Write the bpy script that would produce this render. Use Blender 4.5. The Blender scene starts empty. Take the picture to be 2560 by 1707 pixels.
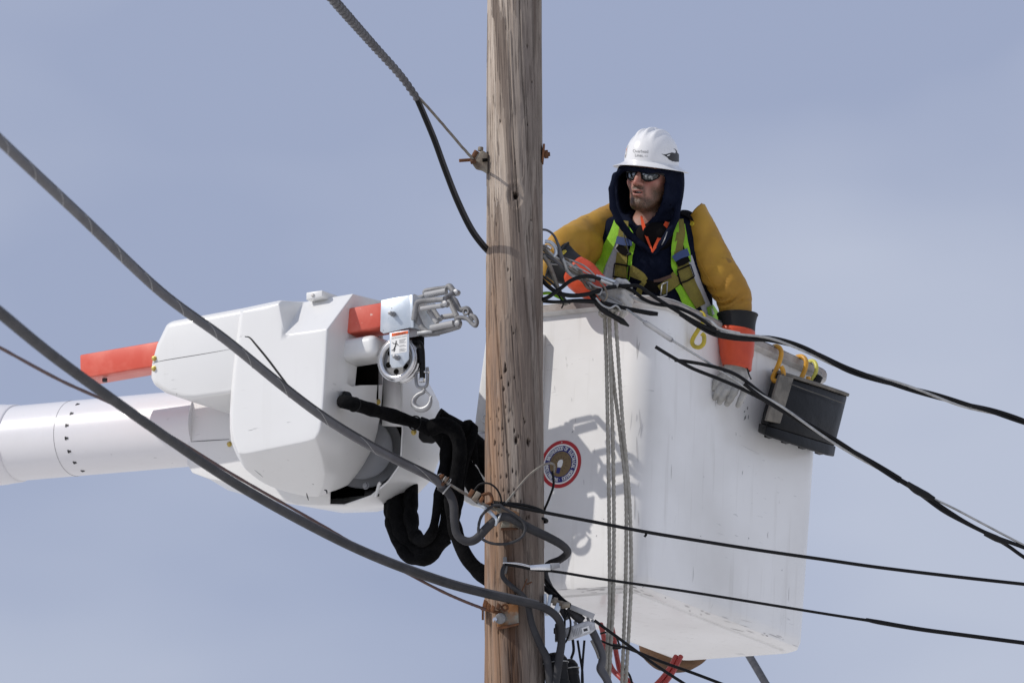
import bpy, bmesh, math, random
import numpy as np
from mathutils import Vector, Matrix
from mathutils.bvhtree import BVHTree

SC = bpy.context.scene
COL = SC.collection
random.seed(7); RNG = np.random.default_rng(7)

# ------------------------------------------------------------ camera, sky, sun
ELEV = math.radians(12.3)                 # the photographer looks up at the lift
FPX = 16750.0                             # focal length in photo pixels (2560 wide)
ZC = 7.0                                  # height of the picture's centre at the pole
DIST = 25.0
CAM = np.array([0.0, -DIST*math.cos(ELEV), ZC - DIST*math.sin(ELEV)])
cam = bpy.data.cameras.new('camera'); camo = bpy.data.objects.new('camera', cam); COL.objects.link(camo)
camo.location = CAM; camo.rotation_euler = (math.pi/2 + ELEV, 0, 0)
cam.sensor_width = 36.0; cam.sensor_fit = 'HORIZONTAL'; cam.lens = FPX/2560*36.0
cam.clip_start = 0.5; cam.clip_end = 3000
cam.dof.use_dof = True; cam.dof.focus_distance = 25.2; cam.dof.aperture_fstop = 6.3
SC.camera = camo

SUN_D = np.array([0.62, 0.18, -0.53])     # travel direction of the sunlight
SUN_D /= np.linalg.norm(SUN_D)
SUN_EL = math.asin(-SUN_D[2])
sx, sy = -SUN_D[0], -SUN_D[1]
world = bpy.data.worlds.new('World'); SC.world = world; world.use_nodes = True
wt = world.node_tree; wt.nodes.clear()
def wn(t, **k):
    n = wt.nodes.new(t)
    for a, b in k.items(): setattr(n, a, b)
    return n
sky = wn('ShaderNodeTexSky', sky_type='NISHITA', sun_disc=False)
sky.sun_elevation = SUN_EL; sky.sun_rotation = math.atan2(sx, sy)
sky.air_density = 1.0; sky.dust_density = 1.2; sky.ozone_density = 2.0
tc = wn('ShaderNodeTexCoord')
mp = wn('ShaderNodeMapping'); mp.inputs['Scale'].default_value = (1, 1, 2.2); mp.inputs['Location'].default_value = (3.1, .4, .2)
nz = wn('ShaderNodeTexNoise'); nz.inputs['Scale'].default_value = 7.5; nz.inputs['Detail'].default_value = 3.5; nz.inputs['Roughness'].default_value = .5
rp = wn('ShaderNodeValToRGB'); rp.color_ramp.elements[0].position = .36; rp.color_ramp.elements[1].position = .68
rp.color_ramp.elements[0].color = (4.0, 4.55, 6.35, 1); rp.color_ramp.elements[1].color = (5.75, 6.2, 7.6, 1)
mx = wn('ShaderNodeMix', data_type='RGBA'); mx.inputs[0].default_value = .86
bg = wn('ShaderNodeBackground'); bg.inputs['Strength'].default_value = .092
wo = wn('ShaderNodeOutputWorld')
L = wt.links.new
L(tc.outputs['Generated'], mp.inputs['Vector']); L(mp.outputs[0], nz.inputs['Vector']); 
sz = wn('ShaderNodeSeparateXYZ'); L(tc.outputs['Generated'], sz.inputs[0])       # thin haze thickens towards the horizon
hz = wn('ShaderNodeMapRange'); hz.inputs[1].default_value = .0; hz.inputs[2].default_value = .34; hz.inputs[3].default_value = .26; hz.inputs[4].default_value = -.16; L(sz.outputs[2], hz.inputs[0])
hx = wn('ShaderNodeMath', operation='MULTIPLY_ADD'); hx.inputs[1].default_value = .55; L(sz.outputs[0], hx.inputs[0]); L(hz.outputs[0], hx.inputs[2])
ha = wn('ShaderNodeMath', operation='ADD'); L(nz.outputs['Fac'], ha.inputs[0]); L(hx.outputs[0], ha.inputs[1]); L(ha.outputs[0], rp.inputs[0])
L(sky.outputs[0], mx.inputs[6]); L(rp.outputs[0], mx.inputs[7]); L(mx.outputs[2], bg.inputs['Color']); L(bg.outputs[0], wo.inputs[0])
sun = bpy.data.lights.new('sun', 'SUN'); suno = bpy.data.objects.new('sun', sun); COL.objects.link(suno)
sun.energy = 2.85; sun.angle = math.radians(.55); sun.color = (1, .955, .9)
suno.rotation_euler = Vector(SUN_D).to_track_quat('-Z', 'Y').to_euler(); suno.location = (-6, -4, 14)
SC.view_settings.view_transform = 'Standard'; SC.view_settings.look = 'None'
SC.view_settings.exposure = 0.0; SC.view_settings.gamma = 1.0
SC.render.engine = 'CYCLES'

# ------------------------------------------------------------ geometry helpers
CF = np.array([0, math.cos(ELEV), math.sin(ELEV)]); CU = np.array([0, -math.sin(ELEV), math.cos(ELEV)]); CR = np.array([1., 0, 0])
def ray(px, py):
    r = CF + CR*((px-1280.0)/FPX) + CU*((853.5-py)/FPX)
    return r/np.linalg.norm(r)
def P(px, py, y=0.0):
    """the point of the place seen at a photo pixel, at depth y"""
    r = ray(px, py); t = (y-CAM[1])/r[1]
    return CAM + r*t
class Frame:
    """an upright plane of the place; pt() reads a point of it (d metres behind it)"""
    def __init__(s, origin, away):
        s.o = np.array(origin, float); s.n = np.array(away, float)/np.linalg.norm(away)
    def pt(s, px, py, d=0.0):
        r = ray(px, py); o = s.o + s.n*d
        return CAM + r*(np.dot(o-CAM, s.n)/np.dot(r, s.n))
def unit(v): v = np.array(v, float); return v/np.linalg.norm(v)

def link(o, parent=None):
    COL.objects.link(o)
    if parent is not None:
        o.parent = parent; o.matrix_parent_inverse = Matrix.Translation(-Vector(parent.location))
    return o
def tag(o, label=None, cat=None, group=None, kind=None):
    for k, v in (('label', label), ('category', cat), ('group', group), ('kind', kind)):
        if v: o[k] = v
    return o
def thing(name, loc, label, cat, group=None):
    o = bpy.data.objects.new(name, None); o.empty_display_size = .1; o.location = Vector(loc)
    COL.objects.link(o); return tag(o, label, cat, group)
def mk(name, v, f, mat=None, parent=None, smooth=True, bevel=0, seg=2, sub=0, sharp=None):
    me = bpy.data.meshes.new(name); me.from_pydata([tuple(map(float, a)) for a in v], [], [tuple(map(int, a)) for a in f]); me.update()
    bm = bmesh.new(); bm.from_mesh(me); bmesh.ops.recalc_face_normals(bm, faces=bm.faces); bm.to_mesh(me); bm.free()
    o = bpy.data.objects.new(name, me); link(o, parent)
    if mat is not None: me.materials.append(mat)
    if smooth:
        me.polygons.foreach_set('use_smooth', [True]*len(me.polygons))
        if sharp is not None: me.set_sharp_from_angle(angle=math.radians(sharp))
    if bevel:
        m = o.modifiers.new('bevel', 'BEVEL'); m.width = bevel; m.segments = seg; m.limit_method = 'ANGLE'; m.angle_limit = math.radians(28); m.harden_normals = False
        if smooth and sharp is None: me.set_sharp_from_angle(angle=math.radians(180))
    if sub:
        m = o.modifiers.new('sub', 'SUBSURF'); m.levels = sub; m.render_levels = sub
    return o
class MB:
    def __init__(s): s.v = []; s.f = []
    def add(s, v, f):
        b = len(s.v); s.v += [tuple(a) for a in v]; s.f += [tuple(i+b for i in q) for q in f]; return s
    def build(s, name, mat, parent=None, **k): return mk(name, s.v, s.f, mat, parent, **k)

def catmull(pts, n=8):
    p = np.array(pts, float)
    if len(p) < 3: return np.array([p[0]*(1-t)+p[-1]*t for t in np.linspace(0, 1, n+1)])
    q = np.vstack([2*p[0]-p[1], p, 2*p[-1]-p[-2]]); out = []
    for i in range(1, len(q)-2):
        a, b, c, d = q[i-1:i+3]
        for t in np.arange(n)/n:
            out.append(.5*((2*b)+(c-a)*t+(2*a-5*b+4*c-d)*t*t+(3*b-a-3*c+d)*t**3))
    out.append(p[-1]); return np.array(out)
def frames(p):
    t = np.gradient(p, axis=0); t /= np.linalg.norm(t, axis=1)[:, None]+1e-12
    up = np.array([0, 0, 1.]) if abs(t[0][2]) < .9 else np.array([1., 0, 0])
    n = np.cross(t[0], up); n /= np.linalg.norm(n); N = [n]
    for i in range(1, len(p)):
        n = N[-1] - t[i]*np.dot(N[-1], t[i]); n /= np.linalg.norm(n)+1e-12; N.append(n)
    N = np.array(N); return t, N, np.cross(t, N)
def tube_vf(p, r, sides=10, lobes=0, lobe=0., pitch=.1, caps=True, ell=1.0):
    """swept tube; lobes/pitch twist strands into its surface"""
    p = np.array(p, float); n = len(p); r = np.broadcast_to(np.array(r, float), (n,)) if np.ndim(r) == 0 or len(r) == n else np.interp(np.linspace(0, 1, n), np.linspace(0, 1, len(r)), r)
    t, N, B = frames(p); s = np.concatenate([[0], np.cumsum(np.linalg.norm(np.diff(p, axis=0), axis=1))])
    v = []
    for i in range(n):
        for k in range(sides):
            a = 2*math.pi*k/sides; rr = r[i]
            if lobes: rr = r[i]*(1-lobe+lobe*abs(math.cos(lobes/2*(a-2*math.pi*s[i]/pitch))))
            v.append(p[i]+N[i]*math.cos(a)*rr+B[i]*math.sin(a)*rr*ell)
    f = [(i*sides+k, i*sides+(k+1) % sides, (i+1)*sides+(k+1) % sides, (i+1)*sides+k) for i in range(n-1) for k in range(sides)]
    if caps: f += [tuple(range(sides))[::-1], tuple((n-1)*sides+k for k in range(sides))]
    return v, f
def tube(name, pts, r, mat, parent=None, n=8, sides=10, spline=True, **k):
    p = catmull(pts, n) if spline else np.array(pts, float)
    v, f = tube_vf(p, r, sides, **k); return mk(name, v, f, mat, parent, sharp=60)
def resample(p, step):
    p = np.array(p, float); s = np.concatenate([[0], np.cumsum(np.linalg.norm(np.diff(p, axis=0), axis=1))])
    q = np.linspace(0, s[-1], max(2, int(s[-1]/step)+1)); return np.stack([np.interp(q, s, p[:, i]) for i in range(3)], 1)
def helix(p, rad, pitch, phase=0., step=.012):
    p = resample(p, step); t, N, B = frames(p); s = np.arange(len(p))*np.linalg.norm(p[1]-p[0])
    rad = np.interp(np.linspace(0, 1, len(p)), np.linspace(0, 1, len(rad)), rad) if np.ndim(rad) else np.full(len(p), rad)
    a = 2*math.pi*s/pitch+phase
    return p + N*(np.cos(a)*rad)[:, None] + B*(np.sin(a)*rad)[:, None]
def box_vf(c, ax, ay, az):
    c, ax, ay, az = map(lambda q: np.array(q, float), (c, ax, ay, az))
    v = [c+ax*i+ay*j+az*k for i in (-1, 1) for j in (-1, 1) for k in (-1, 1)]
    return v, [(0, 1, 3, 2), (4, 6, 7, 5), (0, 4, 5, 1), (2, 3, 7, 6), (0, 2, 6, 4), (1, 5, 7, 3)]
def bar_vf(a, b, w, h, up=(0, 0, 1)):
    a, b = np.array(a, float), np.array(b, float); d = b-a; l = np.linalg.norm(d); d /= l
    s = np.cross(d, up); s /= np.linalg.norm(s); u = np.cross(s, d)
    return box_vf((a+b)/2, d*l/2, s*w/2, u*h/2)
def cyl_vf(a, b, r, sides=14, r2=None):
    return tube_vf(np.array([a, b], float), np.array([r, r if r2 is None else r2]), sides)
def loft_vf(rings, caps=(True, True)):
    n = len(rings[0]); v = [p for r in rings for p in r]
    f = [(i*n+k, i*n+(k+1) % n, (i+1)*n+(k+1) % n, (i+1)*n+k) for i in range(len(rings)-1) for k in range(n)]
    if caps[0]: f.append(tuple(range(n))[::-1])
    if caps[1]: f.append(tuple((len(rings)-1)*n+k for k in range(n)))
    return v, f
def torus_vf(c, n, R, r, N=28, M=8, a0=0., a1=2*math.pi, up=(0, 0, 1)):
    n = unit(n); x = np.cross(up, n)
    if np.linalg.norm(x) < 1e-3: x = np.cross((1, 0, 0), n)
    x = unit(x); y = np.cross(n, x); c = np.array(c, float)
    closed = abs(a1-a0-2*math.pi) < 1e-6
    A = np.linspace(a0, a1, N+1)[:N if closed else N+1]
    v = []
    for a in A:
        d = x*math.cos(a)+y*math.sin(a)
        for k in range(M):
            b = 2*math.pi*k/M; v.append(c+d*(R+r*math.cos(b))+n*r*math.sin(b))
    m = len(A); f = [(i*M+k, ((i+1) % m)*M+k, ((i+1) % m)*M+(k+1) % M, i*M+(k+1) % M) for i in range(m if closed else m-1) for k in range(M)]
    if not closed: f += [tuple(range(M)), tuple((m-1)*M+k for k in range(M))[::-1]]
    return v, f
# value noise for relief
_H = RNG.random(4096)
def vnoise(x, y, z):
    x, y, z = np.broadcast_arrays(np.asarray(x, float), np.asarray(y, float), np.asarray(z, float))
    xi, yi, zi = np.floor(x).astype(int), np.floor(y).astype(int), np.floor(z).astype(int)
    xf, yf, zf = x-xi, y-yi, z-zi
    u, v, w = [t*t*(3-2*t) for t in (xf, yf, zf)]
    def h(a, b, c): return _H[(a*73+b*1931+c*3571+((a*b*7) ^ (c*131))) & 4095]
    r = 0
    for i in (0, 1):
        for j in (0, 1):
            for k in (0, 1):
                r = r + h(xi+i, yi+j, zi+k)*(u if i else 1-u)*(v if j else 1-v)*(w if k else 1-w)
    return r
# signed distance shapes and their surface
def sd_ell(p, c, r, M=None):
    q = p-np.array(c, float)
    if M is not None: q = q @ M
    r = np.array(r, float); k0 = np.linalg.norm(q/r, axis=-1); k1 = np.linalg.norm(q/(r*r), axis=-1)
    return k0*(k0-1)/(k1+1e-9)
def sd_cap(p, a, b, ra, rb=None):
    rb = ra if rb is None else rb; a = np.array(a, float); b = np.array(b, float); ab = b-a
    t = np.clip(((p-a) @ ab)/(ab @ ab), 0, 1)
    return np.linalg.norm(p-a-t[..., None]*ab, axis=-1)-(ra+(rb-ra)*t)
def sd_chain(p, pts, rs, k=.01):
    d = None
    for i in range(len(pts)-1):
        e = sd_cap(p, pts[i], pts[i+1], rs[i], rs[i+1]); d = e if d is None else smin(d, e, k)
    return d
def smin(a, b, k):
    h = np.clip(.5+.5*(b-a)/k, 0, 1); return b*(1-h)+a*h-k*h*(1-h)
def smax(a, b, k): return -smin(-a, -b, k)
def surfnet(f, xs, ys, zs):
    xs, ys, zs = map(np.asarray, (xs, ys, zs)); X, Y, Z = np.meshgrid(xs, ys, zs, indexing='ij')
    G = np.stack([X, Y, Z], -1); V = f(G.reshape(-1, 3)).reshape(X.shape); s = V < 0
    nx, ny, nz = [n-1 for n in V.shape]
    c = lambda A, i, j, k: A[i:i+nx, j:j+ny, k:k+nz]
    cnt = sum(c(s, i, j, k).astype(np.int8) for i in (0, 1) for j in (0, 1) for k in (0, 1))
    m = (cnt > 0) & (cnt < 8); I = np.argwhere(m); acc = np.zeros((len(I), 3)); num = np.zeros(len(I))
    C = [(i, j, k) for i in (0, 1) for j in (0, 1) for k in (0, 1)]
    for a in C:
        for b in C:
            if sum(abs(x-y) for x, y in zip(a, b)) == 1 and a < b:
                ia = tuple((I+np.array(a)).T); ib = tuple((I+np.array(b)).T); va, vb = V[ia], V[ib]
                w = (va < 0) != (vb < 0); t = np.where(w, va/np.where(w, va-vb, 1), 0)
                acc += np.where(w[:, None], G[ia]*(1-t)[:, None]+G[ib]*t[:, None], 0); num += w
    verts = acc/num[:, None]; idx = -np.ones(m.shape, int); idx[tuple(I.T)] = np.arange(len(I)); F = []
    for ax in range(3):
        sl0 = [slice(1, -1)]*3; sl1 = [slice(1, -1)]*3
        o1, o2 = [(1, 2), (2, 0), (0, 1)][ax]
        sl0[ax] = slice(0, -1); sl1[ax] = slice(1, None)
        e = np.argwhere(s[tuple(sl0)] != s[tuple(sl1)])
        off = np.array([1, 1, 1]); off[ax] = 0; e = e+off
        def at(da, db):
            q = e.copy(); q[:, o1] -= da; q[:, o2] -= db; return idx[tuple(q.T)]
        Q = np.stack([at(1, 1), at(0, 1), at(0, 0), at(1, 0)], 1); st = s[tuple(e.T)]
        Q[~st] = Q[~st][:, ::-1]; F.append(Q)
    F = np.vstack(F); F = F[(F >= 0).all(1)]
    return verts, F
def fast(name, v, f, mat, parent=None):
    me = bpy.data.meshes.new(name); me.from_pydata(v.tolist(), [], f.tolist()); me.update()
    me.polygons.foreach_set('use_smooth', [True]*len(me.polygons))
    if mat: me.materials.append(mat)
    return link(bpy.data.objects.new(name, me), parent)
def sdf_obj(name, f, lo, hi, res, mat, parent=None):
    ax = [np.arange(a-2*res, b+3*res, res) for a, b in zip(lo, hi)]
    v, q = surfnet(f, *ax); return fast(name, v, q, mat, parent)
def march(px, py, f, t0=22., t1=28.):
    """walk a sight line to the skin of a signed-distance body: point and outward normal"""
    r = ray(px, py); t = 24.6
    for _ in range(60):
        d = float(f((CAM+r*t)[None])[0])
        if d < 2e-4: break
        t += d*.8
        if t > t1: return None, None
    p = CAM+r*t; h = 2e-3
    n = np.array([float(f((p+e)[None])[0]-f((p-e)[None])[0]) for e in np.eye(3)*h])
    return p, n/(np.linalg.norm(n)+1e-9)

# ------------------------------------------------------------ materials
def mat(name, c, rough=.5, metal=0., c2=None, scale=8., lo=.4, hi=.65, stretch=(1, 1, 1), bump=0., bscale=None, detail=5, coat=0., spec=.5,
        specks=None, sscale=60., sth=.72, sub=0.):
    m = bpy.data.materials.new(name); m.use_nodes = True; t = m.node_tree; b = t.nodes['Principled BSDF']; K = t.links.new
    b.inputs['Roughness'].default_value = rough; b.inputs['Metallic'].default_value = metal; b.inputs['Base Color'].default_value = (*c, 1)
    b.inputs['Coat Weight'].default_value = coat; b.inputs['Specular IOR Level'].default_value = spec
    if sub: b.inputs['Subsurface Weight'].default_value = sub; b.inputs['Subsurface Scale'].default_value = .01
    tcn = t.nodes.new('ShaderNodeTexCoord'); mpn = t.nodes.new('ShaderNodeMapping'); mpn.inputs['Scale'].default_value = stretch
    K(tcn.outputs['Object'], mpn.inputs['Vector']); src = None
    def noise(s, d=detail):
        n = t.nodes.new('ShaderNodeTexNoise'); n.inputs['Scale'].default_value = s; n.inputs['Detail'].default_value = d; n.inputs['Roughness'].default_value = .6
        K(mpn.outputs[0], n.inputs['Vector']); return n
    def ramp(n, a, bb):
        r = t.nodes.new('ShaderNodeMapRange'); r.inputs['From Min'].default_value = a; r.inputs['From Max'].default_value = bb; K(n.outputs['Fac'], r.inputs['Value']); return r
    col = None
    if c2 is not None:
        r = ramp(noise(scale), lo, hi); x = t.nodes.new('ShaderNodeMix'); x.data_type = 'RGBA'
        x.inputs[6].default_value = (*c, 1); x.inputs[7].default_value = (*c2, 1); K(r.outputs[0], x.inputs[0]); col = x.outputs[2]
    if specks is not None:
        r = ramp(noise(sscale, 2), sth, sth+.04); x = t.nodes.new('ShaderNodeMix'); x.data_type = 'RGBA'
        if col is None: x.inputs[6].default_value = (*c, 1)
        else: K(col, x.inputs[6])
        x.inputs[7].default_value = (*specks, 1); K(r.outputs[0], x.inputs[0]); col = x.outputs[2]
    if col is not None: K(col, b.inputs['Base Color'])
    if bump:
        n = noise(bscale or scale*3); bp = t.nodes.new('ShaderNodeBump'); bp.inputs['Strength'].default_value = bump; bp.inputs['Distance'].default_value = .01
        K(n.outputs['Fac'], bp.inputs['Height']); K(bp.outputs[0], b.inputs['Normal'])
    m['nodes_col'] = 0
    return m
def fibreglass(name, base=(.745, .745, .73), dirt=(.55, .54, .50), amount=.08, streak=(30, 30, 2.0), rough=.32, chip=.74, scr=.69):
    """white gelcoat with faint grime, sparse chips and hairline scuffs"""
    m = mat(name, base, rough, coat=.25); t = m.node_tree; K = t.links.new; b = t.nodes['Principled BSDF']
    tcn = t.nodes.new('ShaderNodeTexCoord')
    def noi(sc, st, d=4):
        mpn = t.nodes.new('ShaderNodeMapping'); mpn.inputs['Scale'].default_value = st; n = t.nodes.new('ShaderNodeTexNoise')
        n.inputs['Scale'].default_value = sc; n.inputs['Detail'].default_value = d; K(tcn.outputs['Object'], mpn.inputs[0]); K(mpn.outputs[0], n.inputs['Vector']); return n.outputs['Fac']
    def rng(s, a, bb, o=1.):
        r = t.nodes.new('ShaderNodeMapRange'); r.inputs[1].default_value = a; r.inputs[2].default_value = bb; r.inputs[4].default_value = o; K(s, r.inputs[0]); return r.outputs[0]
    def mul(a, bb):
        r = t.nodes.new('ShaderNodeMath'); r.operation = 'MULTIPLY'; K(a, r.inputs[0]); K(bb, r.inputs[1]); return r.outputs[0]
    def mixc(a, fac, c):
        x = t.nodes.new('ShaderNodeMix'); x.data_type = 'RGBA'; K(fac, x.inputs[0]); x.inputs[7].default_value = (*c, 1)
        if isinstance(a, tuple): x.inputs[6].default_value = (*a, 1)
        else: K(a, x.inputs[6])
        return x.outputs[2]
    c = mixc(base, rng(noi(2.2, (1, 1, 1)), .42, .75, amount*3), dirt)
    c = mixc(c, rng(noi(1.0, streak), .58, .75, amount*2.2), dirt)
    c = mixc(c, mul(rng(noi(26, (1, 1, .5), 2), chip, chip+.04, .85), rng(noi(2.6, (1, 1, 1)), .45, .62)), (.16, .15, .14))
    c = mixc(c, mul(rng(noi(5, (2.2, 2.2, 16), 3), scr, scr+.03, .55), rng(noi(3.1, (1.3, 1, 1)), .5, .62)), (.22, .22, .22))
    K(c, b.inputs['Base Color'])
    bp = t.nodes.new('ShaderNodeBump'); bp.inputs['Strength'].default_value = .06; bp.inputs['Distance'].default_value = .01
    K(noi(9, (1, 1, 1), 2), bp.inputs['Height']); K(bp.outputs[0], b.inputs['Normal'])
    return m
M = {}
M['boom'] = fibreglass('white_boom_gelcoat', amount=.05)
M['bucket'] = fibreglass('white_bucket_gelcoat', (.83, .825, .81), (.50, .48, .44), .13, chip=.725, scr=.69)
M['tubewhite'] = fibreglass('white_boom_paint', (.74, .73, .74), amount=.04)
M['rim'] = mat('worn_rim_edge', (.42, .39, .36), .7, c2=(.25, .21, .19), scale=14, lo=.35, hi=.7, bump=.3)
M['rimtop'] = mat('white_rim_flange', (.72, .71, .69), .5, c2=(.5, .47, .44), scale=9)
M['red'] = mat('red_jib_paint', (.62, .085, .05), .42, c2=(.70, .16, .11), scale=7, specks=(.75, .45, .38), sscale=40, sth=.71)
M['black'] = mat('black_fabric_sleeve', (.0035, .0035, .0038), .95, c2=(.007, .007, .0075), scale=25, bump=.6, bscale=60, spec=.08)
M['blackp'] = mat('black_plastic', (.007, .007, .0075), .5, spec=.25)
M['dark'] = mat('interior_shade_black', (.005, .0045, .0035), .9, spec=.05)  # flat black that puts the shade of openings and hollows into the colour
M['greydrum'] = mat('grey_metal_drum', (.30, .31, .33), .45, c2=(.22, .22, .23), scale=6)
M['galv'] = mat('galvanised_steel', (.52, .58, .64), .38, .55, c2=(.66, .70, .74), scale=16, specks=(.25, .24, .22), sscale=55, sth=.70)
M['cast'] = mat('grey_cast_steel', (.17, .17, .172), .6, .1, c2=(.27, .27, .27), scale=16, bump=.3)
M['roller'] = mat('light_grey_roller', (.40, .40, .40), .6, c2=(.31, .31, .31), scale=11)
M['alu'] = mat('polished_aluminium', (.78, .78, .78), .25, .9, c2=(.5, .5, .5), scale=11)
M['steel'] = mat('zinc_steel', (.36, .365, .37), .45, .55, c2=(.24, .24, .245), scale=22, bump=.15)
M['brass'] = mat('yellow_zinc_bolt', (.55, .42, .12), .4, .5)
M['cable'] = mat('grey_black_cable_jacket', (.028, .028, .030), .65, c2=(.046, .045, .048), scale=10, stretch=(1, 1, 1), bump=.15, bscale=70, spec=.3)
M['cablegrey'] = mat('grey_cable_jacket', (.085, .085, .092), .55, c2=(.055, .054, .06), scale=9)
M['wire'] = mat('black_wire', (.006, .006, .0065), .5, spec=.2)
M['alwire'] = mat('bare_aluminium_strand', (.44, .44, .43), .45, .5, c2=(.3, .3, .29), scale=40)
M['rust'] = mat('rusty_steel', (.10, .045, .022), .8, .2, c2=(.22, .09, .035), scale=22, bump=.5)
M['rustlight'] = mat('rust_stained_plate', (.26, .25, .21), .65, .3, c2=(.28, .13, .05), scale=17, lo=.42, hi=.6, bump=.3)
M['tanhw'] = mat('weathered_galvanised_clamp', (.27, .24, .19), .65, .3, c2=(.14, .10, .07), scale=24, bump=.3)
M['strand'] = mat('steel_messenger_strand', (.24, .23, .20), .55, .5, c2=(.16, .13, .11), scale=30)
M['ruststrand'] = mat('rusty_messenger_strand', (.13, .075, .06), .7, .3, c2=(.09, .06, .07), scale=30)
M['rope'] = mat('worn_grey_rope', (.30, .28, .235), .9, c2=(.42, .40, .35), scale=60)
M['yellow'] = mat('yellow_rubber_sleeve', (.46, .255, .028), .6, c2=(.36, .185, .022), scale=6, specks=(.27, .15, .03), sscale=13, sth=.655, bump=.12, bscale=14, spec=.35)
M['orange'] = mat('orange_leather_gauntlet', (.62, .072, .018), .42, c2=(.50, .05, .015), scale=9, bump=.2, bscale=35)
M['cuff'] = mat('black_rubber_cuff', (.010, .0105, .012), .5, spec=.3)
M['glove'] = mat('grey_white_leather_glove', (.42, .41, .38), .75, c2=(.27, .26, .235), scale=22, lo=.42, hi=.7, bump=.4, bscale=70)
M['glovepale'] = mat('pale_leather_glove', (.56, .54, .50), .75, c2=(.42, .40, .37), scale=20, lo=.45, hi=.7, bump=.4, bscale=70)
M['navy'] = mat('navy_fleece', (.006, .008, .018), .95, c2=(.010, .013, .027), scale=20, bump=.4, bscale=120, spec=.05)
M['tee'] = mat('black_tee', (.007, .006, .006), .95, spec=.1)
M['collar'] = mat('orange_collar', (.70, .075, .012), .75)
M['lime'] = mat('lime_vest_fabric', (.26, .55, .012), .7, c2=(.20, .44, .01), scale=30, bump=.3, bscale=150)
M['mesh'] = mat('grey_vest_mesh', (.42, .43, .46), .7, bump=.3, bscale=150)
M['olive'] = mat('olive_yellow_webbing', (.20, .165, .022), .75, c2=(.15, .12, .018), scale=25, bump=.4, bscale=120)
M['blueplastic'] = mat('blue_strap_keeper', (.025, .05, .15), .5)
M['leather'] = mat('brown_leather', (.075, .032, .018), .6)
M['helmet'] = mat('white_helmet_shell', (.80, .80, .80), .28, coat=.4, c2=(.70, .70, .69), scale=9, lo=.55, hi=.8)
M['lining'] = mat('yellow_helmet_band', (.62, .48, .10), .6)
M['lens'] = mat('mirror_sunglass_lens', (.055, .06, .06), .06, .9, c2=(.30, .31, .31), scale=70, lo=.5, hi=.62)  # pale blotches in the lens colour stand in for reflections
M['hook_o'] = mat('orange_hook_plastic', (.68, .34, .02), .42, c2=(.52, .26, .03), scale=22)
M['hook_y'] = mat('yellow_hook_plastic', (.60, .46, .03), .42, c2=(.42, .33, .04), scale=22)
M['hook_p'] = mat('pale_yellow_hook_plastic', (.58, .54, .09), .42)
M['bag'] = mat('black_vinyl_bag', (.004, .004, .0045), .4, c2=(.010, .010, .011), scale=5, bump=.3, bscale=12, spec=.2)
M['bagtrim'] = mat('tan_grey_canvas_trim', (.12, .11, .092), .85, c2=(.20, .18, .15), scale=16, bump=.4)
M['brown'] = mat('brown_canvas', (.13, .068, .032), .9, c2=(.08, .042, .022), scale=12, stretch=(1, 1, 3), bump=.5)
M['redhose'] = mat('red_hose', (.30, .022, .02), .45)
M['clear'] = mat('frosted_terminal_block', (.55, .56, .57), .25, c2=(.3, .3, .31), scale=30)
M['white'] = mat('white_print', (.78, .78, .76), .45)
M['inkblack'] = mat('black_print', (.02, .02, .022), .5)
M['inkred'] = mat('red_print', (.42, .025, .03), .45)
M['inkblue'] = mat('blue_print', (.015, .02, .16), .45)
M['inkgold'] = mat('bronze_print', (.19, .13, .06), .5)
M['inkorange'] = mat('orange_print', (.75, .12, .02), .5)
M['scuff'] = mat('grey_rub_mark', (.56, .55, .54), .7)
M['inkgrey'] = mat('faded_grey_print', (.22, .22, .22), .5)
M['ground'] = mat('snow_covered_ground', (.74, .715, .675), .8, c2=(.64, .62, .585), scale=.3, bump=.2)
# ------------------------------------------------------------ the setting
g = mk('ground', [(-600, -600, 0), (600, -600, 0), (600, 600, 0), (-600, 600, 0)], [(0, 1, 2, 3)], M['ground'], smooth=False); g['kind'] = 'structure'

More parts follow.
